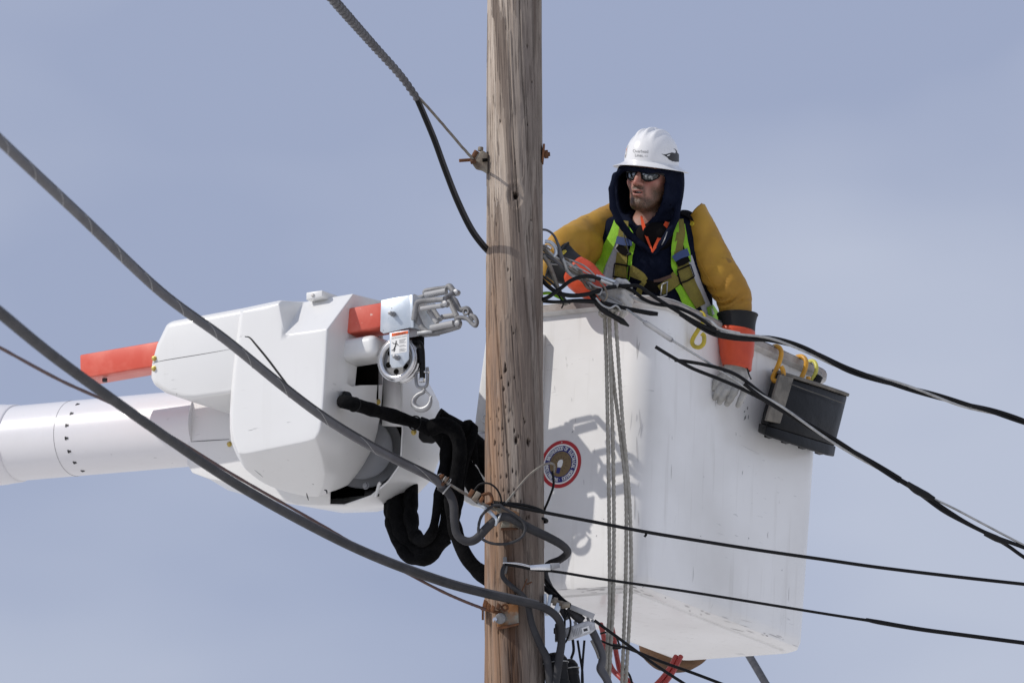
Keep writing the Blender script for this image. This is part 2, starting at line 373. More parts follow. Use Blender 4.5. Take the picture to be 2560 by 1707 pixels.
# ------------------------------------------------------------ utility pole
PX, PZ0, PZ1 = .009, 5.3, 9.0
def pole_r(z): return .1075-(z-7.0)*.0042
pole = thing('utility_pole', (PX, 0, 0), 'tall weathered round wooden pole with cracks and spike holes in front of the lift', 'pole')
def build_pole():
    na = 280; zz = np.concatenate([[0, 1.5, 3, 4.4], np.linspace(PZ0, PZ1, 620), [9.6, 9.62]])
    a = np.linspace(0, 2*math.pi, na, endpoint=False); A, Z = np.meshgrid(a, zz); A = (A-.5*(Z-7)-.10*np.sin(Z*1.7+1)) % (2*math.pi)
    Aw = np.where(A > math.pi, A-2*math.pi, A)
    G = A+.5*(Z-7)+.10*np.sin(Z*1.7+1)                                  # spiral grain
    def pn(f, zs, o): return vnoise(np.cos(G)*f+50, np.sin(G)*f+50, Z*zs+o)
    r = pole_r(Z)
    n1 = pn(9, .35, 3); n2 = pn(16, .6, 11); n3 = pn(34, 1.4, 23)
    cr1 = np.clip(1-np.abs(n1-.5)/.02, 0, 1)*(pn(2, .9, 40) > .42); cr2 = np.clip(1-np.abs(n2-.5)/.022, 0, 1)*(pn(2.6, 1.1, 60) > .40)
    cr3 = np.clip(1-np.abs(n3-.5)/.03, 0, 1)*(pn(4, 1.6, 80) > .52)
    r = r-.012*cr1-.008*cr2-.0035*cr3+.0022*(pn(22, 3, 90)-.5)+.004*(pn(1.6, 1.5, 95)-.5)
    plates = pn(5, 3.5, 120); r = r-.0022*(plates > .55)
    pit = np.zeros_like(r)
    def dent(px, py, w, h, depth):
        p = P(px, py, -.1); aa = math.asin(max(-.99, min(.99, (p[0]-PX)/pole_r(p[2])))); z0 = p[2]
        da = ((Aw-aa+math.pi) % (2*math.pi)-math.pi)*.105; q = (da/w)**2+((Z-z0)/h)**2
        k = np.clip(1.25-q, 0, 1); np.maximum(pit, k, out=pit); return k*depth
    rr = random.Random(4)
    for _ in range(48):
        py = rr.triangular(860, 1420, 1130); px = 1286+rr.triangular(-66, 58, -15)
        r = r-dent(px, py, rr.uniform(.0018, .0034), rr.uniform(.004, .010), .008)
    for _ in range(14): r = r-dent(1286+rr.uniform(-60, 60), rr.uniform(60, 860), .0025, rr.uniform(.004, .008), .007)
    for q in ((1263, 924, .005, .011), (1321, 1103, .006, .015), (1290, 1100, .006, .016), (1258, 972, .005, .009), (1235, 1104, .004, .012)): r = r-dent(*q, .014)
    pk = dent(1289, 489, .0105, .0145, .03); r = r-pk
    d = np.sqrt(((((Aw-.02+math.pi) % (2*math.pi))-math.pi)*.105/.034)**2+((Z-P(1296, 490, -.1)[2])/.052)**2)
    r = r+.0035*np.exp(-((d-1)/.16)**2)-.002*(d < .9)                        # callus ring round the bolt hole
    x = PX+r*np.sin(A); y = -r*np.cos(A); v = np.stack([x, y, Z], -1).reshape(-1, 3); n = len(zz)
    i, k = np.meshgrid(np.arange(n-1), np.arange(na), indexing='ij'); k2 = (k+1) % na
    f = np.stack([i*na+k, i*na+k2, (i+1)*na+k2, (i+1)*na+k], -1).reshape(-1, 4)
    me = bpy.data.meshes.new('shaft'); me.from_pydata(v.tolist(), [], f.tolist()+[list(range(na))[::-1], [(n-1)*na+k for k in range(na)]]); me.update()
    me.polygons.foreach_set('use_smooth', [True]*len(me.polygons))
    py_ = 853.5-(Z-7.0)*FPX/DIST*.977                                       # height down the pole, in photo rows
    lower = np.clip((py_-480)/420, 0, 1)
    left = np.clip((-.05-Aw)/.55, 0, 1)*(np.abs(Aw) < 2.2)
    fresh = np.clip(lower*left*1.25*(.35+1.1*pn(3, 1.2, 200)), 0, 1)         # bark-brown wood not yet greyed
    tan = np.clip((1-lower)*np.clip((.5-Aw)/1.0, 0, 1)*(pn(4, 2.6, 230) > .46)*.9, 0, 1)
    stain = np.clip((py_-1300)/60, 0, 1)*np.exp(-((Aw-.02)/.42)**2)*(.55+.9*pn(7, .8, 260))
    stain = np.maximum(stain, (pn(3.3, 1.5, 300) > .62)*.35)
    for nm, arr in (('fresh', fresh), ('tan', tan), ('stain', np.clip(stain, 0, 1)), ('pit', pit)):
        at = me.attributes.new(nm, 'FLOAT', 'POINT'); at.data.foreach_set('value', arr.reshape(-1).astype(np.float32))
    m = bpy.data.materials.new('weathered_pole_wood'); m.use_nodes = True; t = m.node_tree; b = t.nodes['Principled BSDF']; K = t.links.new
    b.inputs['Roughness'].default_value = .85; b.inputs['Specular IOR Level'].default_value = .25
    tcn = t.nodes.new('ShaderNodeTexCoord')
    def noi(st, d=5):
        mpn = t.nodes.new('ShaderNodeMapping'); mpn.inputs['Scale'].default_value = st; nn = t.nodes.new('ShaderNodeTexNoise'); nn.inputs['Scale'].default_value = 1; nn.inputs['Detail'].default_value = d
        nn.inputs['Roughness'].default_value = .65
        K(tcn.outputs['Object'], mpn.inputs[0]); K(mpn.outputs[0], nn.inputs['Vector']); return nn.outputs['Fac']
    def rng(s, a, bb):
        q = t.nodes.new('ShaderNodeMapRange'); q.inputs[1].default_value = a; q.inputs[2].default_value = bb; K(s, q.inputs[0]); return q.outputs[0]
    def mixc(a, fac, c):
        q = t.nodes.new('ShaderNodeMix'); q.data_type = 'RGBA'; K(fac, q.inputs[0])
        for idx, cc in ((6, a), (7, c)):
            if isinstance(cc, tuple): q.inputs[idx].default_value = (*cc, 1)
            else: K(cc, q.inputs[idx])
        return q.outputs[2]
    def att(nm): q = t.nodes.new('ShaderNodeAttribute'); q.attribute_name = nm; return q.outputs['Fac']
    fine = noi((130, 130, 5), 6); med = noi((34, 34, 2.2), 5); blot = noi((11, 11, 3.2), 4)
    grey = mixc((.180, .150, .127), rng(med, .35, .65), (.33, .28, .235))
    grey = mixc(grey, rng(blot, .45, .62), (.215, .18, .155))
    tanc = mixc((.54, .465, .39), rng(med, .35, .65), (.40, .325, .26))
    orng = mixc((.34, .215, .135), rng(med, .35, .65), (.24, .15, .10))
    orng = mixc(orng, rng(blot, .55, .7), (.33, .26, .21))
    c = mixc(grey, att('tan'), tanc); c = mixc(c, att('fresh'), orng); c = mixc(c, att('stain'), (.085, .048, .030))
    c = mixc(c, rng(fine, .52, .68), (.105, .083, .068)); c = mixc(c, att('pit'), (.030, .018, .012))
    K(c, b.inputs['Base Color'])
    bp = t.nodes.new('ShaderNodeBump'); bp.inputs['Strength'].default_value = .55; bp.inputs['Distance'].default_value = .004; K(fine, bp.inputs['Height']); K(bp.outputs[0], b.inputs['Normal'])
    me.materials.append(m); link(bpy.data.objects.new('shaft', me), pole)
build_pole()

def nut(mb, c, ax, r, h):
    ax = unit(ax); v, f = tube_vf(np.array([c-ax*h/2, c+ax*h/2]), r, 6); mb.add(v, f)
# dead-end clamp on the left, high up
def upper_clamp():
    y = -.035; b = MB()
    ring = [(1196, 382), (1206, 376), (1219, 384), (1219, 436), (1206, 428), (1190, 424), (1180, 410), (1186, 396)]
    b.add(*loft_vf([[P(*q, y-.022) for q in ring], [P(*q, y+.022) for q in ring]]))
    o = b.build('clamp_body', M['tanhw'], pole, bevel=.004)
    b = MB(); b.add(*cyl_vf(P(1148, 402, y-.01), P(1190, 399, y), .0062)); b.build('clamp_bolt', M['rust'], pole, sharp=40)
    b = MB(); b.add(*cyl_vf(P(1182, 396, y-.015), P(1192, 378, y-.015), .0105, 10)); b.add(*cyl_vf(P(1176, 406, y-.03), P(1190, 402, y-.03), .009, 8)); b.build('clamp_jaw', M['rust'], pole, bevel=.002)
    b = MB(); b.add(*cyl_vf(P(1201, 378, y), P(1202, 368, y), .0105, 8)); b.build('clamp_nut', M['tanhw'], pole, bevel=.002)
    b = MB(); b.add(*bar_vf(P(1206, 401, y-.026), P(1219, 400, y-.026), .006, .012)); b.build('clamp_slot', M['dark'], pole)
upper_clamp()
b = MB(); c = P(1358, 386, -.01); b.add(*box_vf(c, (.004, 0, 0), (0, .03, 0), (.003, 0, .034))); b.build('square_washer', M['rust'], pole, bevel=.002)
b = MB(); nut(b, c+np.array([.011, 0, 0]), (1, 0, .1), .017, .016); nut(b, c+np.array([.02, 0, 0]), (1, 0, .1), .009, .012); b.build('washer_nut', M['rust'], pole, bevel=.002)
# rust-streaked bracket behind the cable loop, and the lower plate with its eye clamp
YF = -.112
def plate(name, ring, m, d=.012, y=YF):
    b = MB(); b.add(*loft_vf([[P(*q, y-d) for q in ring], [P(*q, y+.03) for q in ring]])); return b.build(name, m, pole, bevel=.003)
plate('rusty_bracket', [(1228, 1258), (1298, 1280), (1296, 1322), (1251, 1322), (1256, 1300), (1246, 1285)], M['rustlight'])
plate('bracket_foot', [(1252, 1318), (1296, 1319), (1295, 1324), (1252, 1325)], M['rust'], d=.03)
plate('rusty_plate', [(1262, 1508), (1296, 1512), (1297, 1562), (1243, 1572), (1243, 1530)], M['rustlight'], d=.02)
plate('plate_lip', [(1242, 1566), (1298, 1556), (1297, 1562), (1244, 1574)], M['rust'], d=.035)
b = MB(); b.add(*torus_vf(P(1262, 1518, YF-.035), (0.1, -1, .2), .011, .0042)); b.build('rusty_eye', M['rust'], pole, sharp=60)
b = MB(); b.add(*cyl_vf(P(1250, 1546, YF-.05), P(1254, 1543, YF), .020, 16)); b.build('grey_insulator', M['cast'], pole, bevel=.003)
b = MB(); nut(b, P(1237, 1549, YF-.05), (0, -1, .1), .0085, .02); nut(b, P(1236, 1549, YF-.065), (0, -1, .1), .0045, .02); b.build('insulator_bolt', M['alu'], pole, sharp=30)
b = MB()
for q, w in (((1213, 1509), .012), ((1222, 1516), .010), ((1232, 1522), .011), ((1246, 1516), .010)): b.add(*box_vf(P(*q, YF-.03), (w*.6, 0, -.004), (0, .012, 0), (.003, 0, w)))
b.add(*cyl_vf(P(1202, 1520, YF-.02), P(1255, 1533, YF-.02), .006)); b.build('strand_grip', M['rust'], pole, bevel=.002)
b = MB(); b.add(*box_vf(P(1207, 1532, -.06), (.004, 0, 0), (0, .02, 0), (0, 0, .022))); b.build('side_washer', M['rust'], pole)
# hook and rusty links at the middle cable
b = MB()
b.add(*tube_vf(catmull([P(1204, 1238, YF-.03), P(1222, 1233, YF-.03), P(1230, 1244, YF-.03), P(1228, 1256, YF-.03), P(1210, 1262, YF-.03)], 6), .0062, 8)); b.build('rusty_hook', M['rust'], pole, sharp=60)
# spike with a wire peg, small nails
b = MB(); b.add(*cyl_vf(P(1262, 1392, YF-.02), P(1263, 1408, YF-.02), .0075, 10)); b.add(*cyl_vf(P(1263, 1406, YF-.015), P(1264, 1440, YF+.02), .009, 10, .006)); b.build('wire_peg', M['cast'], pole, bevel=.002)
b = MB(); b.add(*cyl_vf(P(1318, 1446, YF-.01), P(1304, 1478, YF-.012), .0026, 6)); b.add(*cyl_vf(P(1316, 1460, YF-.01), P(1330, 1454, YF-.015), .003, 6)); b.build('bent_nail', M['rust'], pole, sharp=60)
# clamp on the right flank, low
b = MB()
b.add(*box_vf(P(1363, 1508, -.06), (.006, 0, 0), (0, .02, 0), (0, 0, .034))); b.add(*box_vf(P(1372, 1512, -.06), (.007, 0, 0), (0, .024, 0), (.006, 0, .036))); b.add(*box_vf(P(1392, 1525, -.07), (.010, 0, -.004), (0, .02, 0), (.010, 0, .024)))
b.build('side_clamp', M['galv'], pole, bevel=.003)
b = MB(); b.add(*cyl_vf(P(1376, 1500, -.07), P(1424, 1512, -.09), .0085, 10)); nut(b, P(1388, 1503, -.075), (1, 0, -.2), .017, .016); nut(b, P(1402, 1510, -.08), (1, 0, -.2), .015, .012); b.add(*cyl_vf(P(1404, 1514, -.09), P(1424, 1510, -.09), .012, 10)); b.build('side_bolt', M['tanhw'], pole, bevel=.002)

# ------------------------------------------------------------ bucket of the lift
TH = math.radians(56); TILT = math.radians(2.3)
Rt = np.array(Matrix.Rotation(TILT, 3, 'Y') @ Matrix.Rotation(math.radians(2.6), 3, Vector((math.sin(TH), -math.cos(TH), 0))).inverted())
BU = Rt @ np.array([math.cos(TH), math.sin(TH), 0]); BV = Rt @ np.array([-math.sin(TH), math.cos(TH), 0]); BZ = Rt @ np.array([0, 0, 1.])
BF = P(1594, 1464, .25); BA, BB, BH = 1.235, .61, 1.118
def rrect(a0, a1, b0, b1, r, h, n=9):
    out = []
    for (cx, cy, s) in ((a0+r, b0+r, math.pi), (a1-r, b0+r, 1.5*math.pi), (a1-r, b1-r, 0), (a0+r, b1-r, .5*math.pi)):
        for k in range(n):
            t = s+math.pi/2*k/(n-1); out.append(BF+BU*(cx+r*math.cos(t))+BV*(cy+r*math.sin(t))+BZ*h)
    return out
bucket = thing('lift_bucket', BF+BU*BA/2+BV*BB/2, 'big white scuffed fibreglass lift bucket the worker stands in', 'bucket')
def ring(off, h, r=.10): return rrect(-off, BA+off, -off, BB+off, r+off, h)
tp = lambda h: .012*h                                                        # slight taper
rings = [ring(-.034, 0, .10), ring(-.010, .010), ring(0, .036)]+[ring(tp(h), h) for h in np.linspace(.06, BH-.01, 12)]
rings += [ring(tp(BH)-.012, BH-.008), ring(tp(BH)-.018, BH-.03), ring(-.02, .05), ring(-.05, .03)]
v, f = loft_vf(rings); shell = mk('shell', v, f, M['bucket'], bucket, sharp=46)
# flange round the mouth: white underside lip, worn edge
v, f = loft_vf([ring(tp(BH)+.001, BH-.036), ring(tp(BH)+.026, BH-.030), ring(tp(BH)+.030, BH-.026)], (False, False)); mk('rim_underside', v, f, M['rimtop'], bucket, sharp=50)
v, f = loft_vf([ring(tp(BH)+.030, BH-.026), ring(tp(BH)+.032, BH-.004), ring(tp(BH)+.028, BH), ring(tp(BH)-.02, BH+.001), ring(tp(BH)-.021, BH-.02)], (False, False)); mk('rim', v, f, M['rim'], bucket, sharp=50)
v, f = loft_vf([ring(tp(BH)+.029, BH+.0015), ring(tp(BH)+.024, BH+.006), ring(tp(BH)-.015, BH+.006), ring(tp(BH)-.02, BH+.0015)], (False, False)); mk('rim_cap', v, f, M['rimtop'], bucket, sharp=50)
v, f = loft_vf([ring(-.06, .002), ring(-.064, -.007)], (False, True)); mk('floor_panel', v, f, M['bucket'], bucket, sharp=50)
FL = Frame(BF+BV*.3, -np.cross(BU*0+BV, BZ)*0+unit(BU)*1.0)                  # plane of the left wall: its inward normal is BU
FR = Frame(BF+BU*.3, unit(BV))                                               # plane of the right wall
BN_L, BN_R = -unit(BU), -unit(BV)
# mount cover at the far left side, seen left of the pole
MF = Frame(P(1250, 1050, .62), (.56, .83, 0))
up_ = [(1224, 832), (1216, 842), (1200, 960), (1186, 1072), (1187, 1079), (1350, 1084), (1350, 832)]
lo_ = [(1187, 1081), (1170, 1105), (1152, 1150), (1147, 1225), (1156, 1250), (1180, 1264), (1350, 1290), (1350, 1086)]
for nm, rg in (('mount_cover', up_), ('lower_mount_cover', lo_)):
    b = MB(); cx = np.mean([q[0] for q in rg]); cy = np.mean([q[1] for q in rg])
    b.add(*loft_vf([[MF.pt(cx+(q[0]-cx)*.985, cy+(q[1]-cy)*.99, -.012) for q in rg], [MF.pt(*q, .0) for q in rg], [MF.pt(*q, 0)+MF.n*.14 for q in rg]])); b.build(nm, M['boom'], bucket, bevel=.006)
b = MB(); b.add(*torus_vf(MF.pt(1213, 1046, -.013), MF.n, .015, .004)); b.build('cover_dimple', M['boom'], bucket, sharp=70)
def bvh_of(o):
    me = o.data; return BVHTree.FromPolygons([o.matrix_world @ v_.co for v_ in me.vertices], [tuple(p.vertices) for p in me.polygons])
SHELL_BVH = bvh_of(shell)
def hit(bvh, px, py):
    loc, nrm, i, d = bvh.ray_cast(Vector(CAM), Vector(ray(px, py)))
    if loc is None: return None, None
    n = np.array(nrm); n = n if np.dot(n, ray(px, py)) < 0 else -n
    return np.array(loc), n

# ------------------------------------------------------------ lettering
def text_mesh(s, sx_=1., extr=0.):
    cu = bpy.data.curves.new('t', 'FONT'); cu.body = s; cu.size = 1; cu.align_x = 'CENTER'; cu.align_y = 'CENTER'; cu.resolution_u = 3
    o = bpy.data.objects.new('t', cu); COL.objects.link(o); dg = bpy.context.evaluated_depsgraph_get(); me = o.evaluated_get(dg).to_mesh()
    v = np.array([tuple(q.co) for q in me.vertices]).reshape(-1, 3); f = [tuple(p.vertices) for p in me.polygons]
    o.evaluated_get(dg).to_mesh_clear(); bpy.data.objects.remove(o); bpy.data.curves.remove(cu)
    v[:, 0] *= sx_; return v[:, :2], f
# round union sticker on the left wall
def sticker():
    c, n = hit(SHELL_BVH, 1402, 1160); X = unit(np.cross(BZ, n)); Y = np.cross(n, X); rad = .0925
    pt = lambda x, y, h: c+n*h+X*x+Y*y
    def disc(name, r, h, m, parent):
        k = 56; return mk(name, [pt(r*math.cos(2*math.pi*i/k), r*math.sin(2*math.pi*i/k), h) for i in range(k)]+[pt(r*math.cos(2*math.pi*i/k), r*math.sin(2*math.pi*i/k), .0004) for i in range(k)],
                          [tuple(range(k))]+[(i, (i+1) % k, k+(i+1) % k, k+i) for i in range(k)], m, parent, smooth=False)
    base = disc('sticker', rad, .0015, M['inkred'], bucket); base['label'] = 'round red, white and blue union sticker on the left wall'
    disc('sticker_white_ring', rad*.845, .0019, M['white'], base); disc('sticker_blue_band', rad*.775, .0023, M['inkblue'], base)
    disc('sticker_centre', rad*.535, .0027, M['inkgold'], base)
    def arc(s, r, size, a0, a1, sx_, name, m, h=.0030, bold=1):
        b = MB()
        for i, ch in enumerate(s):
            if ch == ' ': continue
            v_, f_ = text_mesh(ch, sx_); a = a0+(a1-a0)*i/(len(s)-1); ca, sa = math.cos(a), math.sin(a)
            for dx in ((-.035, .035) if bold else (0,)):
                b.add([pt(r*ca+((x+dx)*size*sa+y*size*ca), r*sa+(-(x+dx)*size*ca+y*size*sa), h+dx*.004) for x, y in v_], f_)
        b.build(name, m, base, smooth=False)
    D = math.radians
    arc('INTERNATIONAL BROTHERHOOD OF ELECTRICAL WORKERS', rad*.655, rad*.25, D(262), D(-76), .50, 'sticker_lettering', M['white'])
    arc('ORGANIZED NOV. 28, 1891', rad*.455, rad*.11, D(165), D(15), .6, 'sticker_small_lettering', M['inkblack'], bold=0)
    b = MB(); b.add(*[[pt(q[0]*rad, q[1]*rad, .0034) for q in ((-.02, -.655), (.0, -.675), (.02, -.655), (0, -.635))], [(0, 1, 2, 3)]])
    b.build('sticker_dot', M['white'], base, smooth=False)
    b = MB()
    for k in range(14):
        a = 2*math.pi*k/14+.15; p0, p1 = .24, (.42 if k % 2 else .36); w = .012
        b.add([pt(rad*(p0*math.cos(a)-w*math.sin(a)), rad*(p0*math.sin(a)+w*math.cos(a)), .0032), pt(rad*(p0*math.cos(a)+w*math.sin(a)), rad*(p0*math.sin(a)-w*math.cos(a)), .0032), pt(rad*p1*math.cos(a), rad*p1*math.sin(a), .0032)], [(0, 1, 2)])
    b.build('sticker_lightning', M['inkblack'], base, smooth=False)
    b = MB(); fist = [(-.13, -.10), (-.15, .06), (-.09, .17), (.0, .21), (.09, .20), (.13, .11), (.10, -.04), (.05, -.13)]
    b.add([pt(rad*x, rad*(y-.02), .0036) for x, y in fist], [tuple(range(8))]); b.build('sticker_fist', M['white'], base, smooth=False)
    b = MB(); b.add([pt(rad*x, rad*y, .0037) for x, y in ((-.14, -.14), (.04, -.16), (-.02, -.40), (-.19, -.36))], [(0, 1, 2, 3)]); b.build('sticker_cuff', M['inkblue'], base, smooth=False)
    b = MB(); b.add([pt(rad*x, rad*(y+.92), .0020) for x, y in ((-.03, -.02), (.03, -.02), (0, .04))], [(0, 1, 2)]); b.build('sticker_mark', M['white'], base, smooth=False)
sticker()

# rub marks, chips and grime along the corners of the bucket
def scuffs():
    rs = random.Random(12); dk, lt = MB(), MB()
    def stroke(mb, x, y, ang, ln, w, bend):
        n = 5; row = []
        for i in range(n):
            s = (i/(n-1)-.5)*ln; px, py = x+math.cos(ang)*s+bend*(s/ln)**2*8, y+math.sin(ang)*s; ww = w*(1-abs(2*i/(n-1)-1))**.5+.25
            for k in (-1, 1):
                c, nn = hit(SHELL_BVH, px-math.sin(ang)*ww*k/2, py+math.cos(ang)*ww*k/2)
                if c is None: return
                row.append(c+nn*.0006)
        mb.add(row, [(2*i, 2*i+1, 2*i+3, 2*i+2) for i in range(n-1)])
    for _ in range(7): stroke(lt, rs.uniform(1640, 1980), rs.uniform(900, 1560), rs.choice((1.4, 1.6, .3, .45)), rs.uniform(14, 60), rs.uniform(.8, 1.6), rs.uniform(-1, 1))
    for _ in range(10): stroke(lt, rs.uniform(1380, 1540), rs.uniform(850, 1440), 1.5, rs.uniform(6, 20), rs.uniform(1, 2), 0)
    for _ in range(12): stroke(lt, rs.gauss(1592, 9), rs.uniform(850, 1300), rs.gauss(1.6, .12), rs.uniform(15, 70), rs.uniform(1.5, 4.5), rs.uniform(-.6, .6))
    for _ in range(8): stroke(dk, rs.uniform(1380, 2000), rs.uniform(830, 1580), rs.uniform(0, 3), rs.uniform(2, 8), rs.uniform(1.2, 2.6), 0)
    for _ in range(6): stroke(dk, rs.gauss(1862, 5), rs.uniform(1000, 1060), rs.uniform(1, 2.4), rs.uniform(5, 15), rs.uniform(2, 4), 0)
    for _ in range(22): t = rs.random(); stroke(dk if rs.random() < .2 else lt, 1575+420*t, 1470+143*t+rs.gauss(0, 4), .34, rs.uniform(5, 24), rs.uniform(1.2, 4), 0)
    for _ in range(14): t = rs.random(); stroke(lt, 1400+170*t, 1478-10*t+rs.gauss(0, 3), -.05, rs.uniform(8, 34), rs.uniform(1, 3), 0)
    for _ in range(8): stroke(lt, rs.uniform(1640, 1900), rs.uniform(1540, 1610), .25, rs.uniform(10, 50), rs.uniform(1, 2.5), 0)
    for mb, m, nm in ((lt, M['scuff'], 'rub_marks'), (dk, M['inkgrey'], 'paint_chips')): o = mb.build(nm, m, bucket, smooth=False); o['kind'] = 'stuff'
scuffs()
# ------------------------------------------------------------ boom of the lift
PHI = math.radians(30)
AX = np.array([math.cos(PHI), -math.sin(PHI), 0]); AW = np.array([math.sin(PHI), math.cos(PHI), 0])
BFm = Frame(P(819, 900, .22), AW)
boom = thing('lift_boom', BFm.pt(470, 1071, .5), 'white fibreglass lift boom arm with moulded tip covers, left of the pole', 'boom')
def head_cover():
    r0 = [(606, 778), (698, 758), (712, 837), (818, 822), (811, 960), (804, 1056), (799, 1080), (788, 1096), (770, 1103), (730, 1111), (690, 1119), (650, 1127), (610, 1136), (596, 1132), (586, 1108), (580, 1074), (578, 1040), (588, 930)]
    r1 = [(600, 771, .03), (703, 749, .03), (760, 755, .15), (884, 733, .15), (834, 960, .055), (829, 1062, .065), (828, 1120, .12), (822, 1190, .22), (795, 1243, .30), (760, 1241, .29), (720, 1231, .26), (680, 1219, .22), (645, 1201, .16), (614, 1174, .10), (592, 1144, .06), (577, 1104, .035), (571, 1044, .03), (580, 930, .03)]
    R0 = [BFm.pt(*q) for q in r0]; R1 = [BFm.pt(*q) for q in r1]; D = .43; NV = len(r0)
    R2 = [R1[i]+AW*(D-r1[i][2]) for i in range(NV)]
    for i, q in {2: (850, 748), 3: (957, 752), 4: (959, 960), 5: (953, 1048), 6: (940, 1105), 7: (912, 1165), 8: (872, 1212), 9: (820, 1236), 10: (770, 1226), 11: (735, 1212), 12: (705, 1195), 13: (690, 1170), 14: (680, 1140), 15: (672, 1100)}.items(): R2[i] = BFm.pt(*q, D)
    v = R0+R1+R2; f = [tuple(range(NV)), tuple(2*NV+k for k in range(NV))[::-1]]
    for i in range(NV):
        j = (i+1) % NV; f.append((i, j, NV+j, NV+i))
        if i != 3: f.append((NV+i, NV+j, 2*NV+j, 2*NV+i))
    # end wall with its mouth: frame of quads round the opening, then walls going in
    q = [R1[3], R1[4], R2[4], R2[3]]; nrm = unit(np.cross(q[1]-q[0], q[3]-q[0])); nrm = nrm if np.dot(nrm, AX) > 0 else -nrm
    EF = Frame(q[0], nrm); op = [(909, 760), (887, 990), (949, 1003), (952, 766)]; O = [EF.pt(*p) for p in op]
    EF2 = Frame(q[1], nrm)
    b0 = len(v); v += O; idx = [NV+3, NV+4, 2*NV+4, 2*NV+3]
    for k in range(4): f.append((idx[k], idx[(k+1) % 4], b0+(k+1) % 4, b0+k))
    I = [p-AX*.16 for p in O]; b1 = len(v); v += I
    for k in range(4): f.append((b0+k, b0+(k+1) % 4, b1+(k+1) % 4, b1+k))
    o = mk('head_cover', v, f, M['boom'], boom, bevel=.024, seg=3, sub=1)
    o.data.materials.append(M['dark'])  # inner walls coloured black to stand in for shade
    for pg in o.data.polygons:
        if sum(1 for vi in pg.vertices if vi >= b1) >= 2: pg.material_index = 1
    c = sum(I)/4; lin = [p+AX*.003 for p in I]; mk('mouth_shade_sheet', lin, [(0, 1, 2, 3)], M['dark'], o, smooth=False)  # black sheet standing in for the shade deep in the mouth
    lw = [(800, 758), (946, 758), (944, 998), (800, 985)]; b = MB(); b.add(*loft_vf([[BFm.pt(*q, .385) for q in lw], [BFm.pt(*q, .385)+AW*.006 for q in lw]])); b.build('mouth_shade_sheet', M['dark'], o)  # another added black sheet, so the mouth's far side looks shaded
    b = MB(); b.add(*bar_vf(EF.pt(922, 984)-AX*.13, EF.pt(906, 915)-AX*.13, .01, .012)); b.build('mouth_bracket', M['greydrum'], o)
    return o
head = head_cover()
def slab(name, ring0, d0, d1, inset, m, parent, bevel=.012, back=None):
    cx = np.mean([q[0] for q in ring0]); cy = np.mean([q[1] for q in ring0]); b = MB()
    A = [BFm.pt(cx+(q[0]-cx)*(1-inset), cy+(q[1]-cy)*(1-inset*1.6), d0) for q in ring0]; B = [BFm.pt(*q, d0+.03) for q in ring0]
    C = [p+AW*(d1-d0-.03) for p in B] if back is None else [BFm.pt(*q, d1) for q in back]
    b.add(*loft_vf([A, B, C])); return b.build(name, m, parent, bevel=bevel, seg=3)
arm = slab('arm_cover', [(425, 802), (620, 766), (640, 880), (640, 970), (574, 986), (486, 998), (455, 996), (415, 982), (384, 961), (377, 944), (379, 908), (392, 860), (415, 812)], .03, .40, .03, M['boom'], boom, .022)
# seam between upper and lower shells of the arm cover: a narrow groove strip
def ribbon_on(name, pts, w, m, parent, d=-.001, fr=BFm, th=.002):
    p = catmull([fr.pt(*q, d) for q in pts], 6); t = np.gradient(p, axis=0); b = []
    for i in range(len(p)):
        s = np.cross(unit(t[i]), fr.n); ww = w*(math.sin(math.pi*min(max(i/(len(p)-1), .06), .94))**.6); b += [p[i]+s*ww, p[i]-s*ww, p[i]-s*ww+fr.n*th, p[i]+s*ww+fr.n*th]
    n = len(p); f = [(4*i+k, 4*i+(k+1) % 4, 4*i+4+(k+1) % 4, 4*i+4+k) for i in range(n-1) for k in range(4)]+[(0, 1, 2, 3), (4*n-1, 4*n-2, 4*n-3, 4*n-4)]
    return mk(name, b, f, m, parent, sharp=40)
ribbon_on('seam', [(380, 907), (420, 899), (500, 886), (580, 872)], .0011, M['blackp'], arm, .0295)
ribbon_on('slot', [(612, 841), (624, 844), (640, 862), (668, 896), (690, 925), (722, 968), (734, 990), (748, 997)], .0042, M['blackp'], head, -.001)
ribbon_on('chin_mark', [(766, 1232), (768, 1240), (771, 1250)], .0022, M['inkblack'], head, .125); ribbon_on('chin_mark', [(810, 1224), (816, 1226), (817, 1234)], .003, M['inkblack'], head, .175)
ribbon_on('scuff', [(636, 1174), (648, 1184), (657, 1192)], .0016, M['inkgrey'], head, .035)
def stud(px, py, fr, d, r, m, parent, name='bolt', h=.010):
    b = MB(); c = fr.pt(px, py, d); b.add(*tube_vf(np.array([c, c-fr.n*h]), r, 6)); b.add(*tube_vf(np.array([c, c-fr.n*.002]), r*1.35, 12)); return b.build(name, m, parent, bevel=.001)
stud(386, 896, BFm, .03, .008, M['brass'], arm); stud(385, 921, BFm, .03, .008, M['brass'], arm)
# block on top
b = MB(); T = [(765, 731), (806, 725), (806, 742), (765, 751)]; b.add(*loft_vf([[BFm.pt(*q, .10) for q in T], [BFm.pt(*q, .10)+AW*.16 for q in T]])); blk = b.build('top_block', M['boom'], boom, bevel=.004); 
b = MB(); c = BFm.pt(782, 738, .099); b.add(*tube_vf(np.array([c, c-AW*.003]), .007, 12)); b.build('block_plug', M['rimtop'], blk)
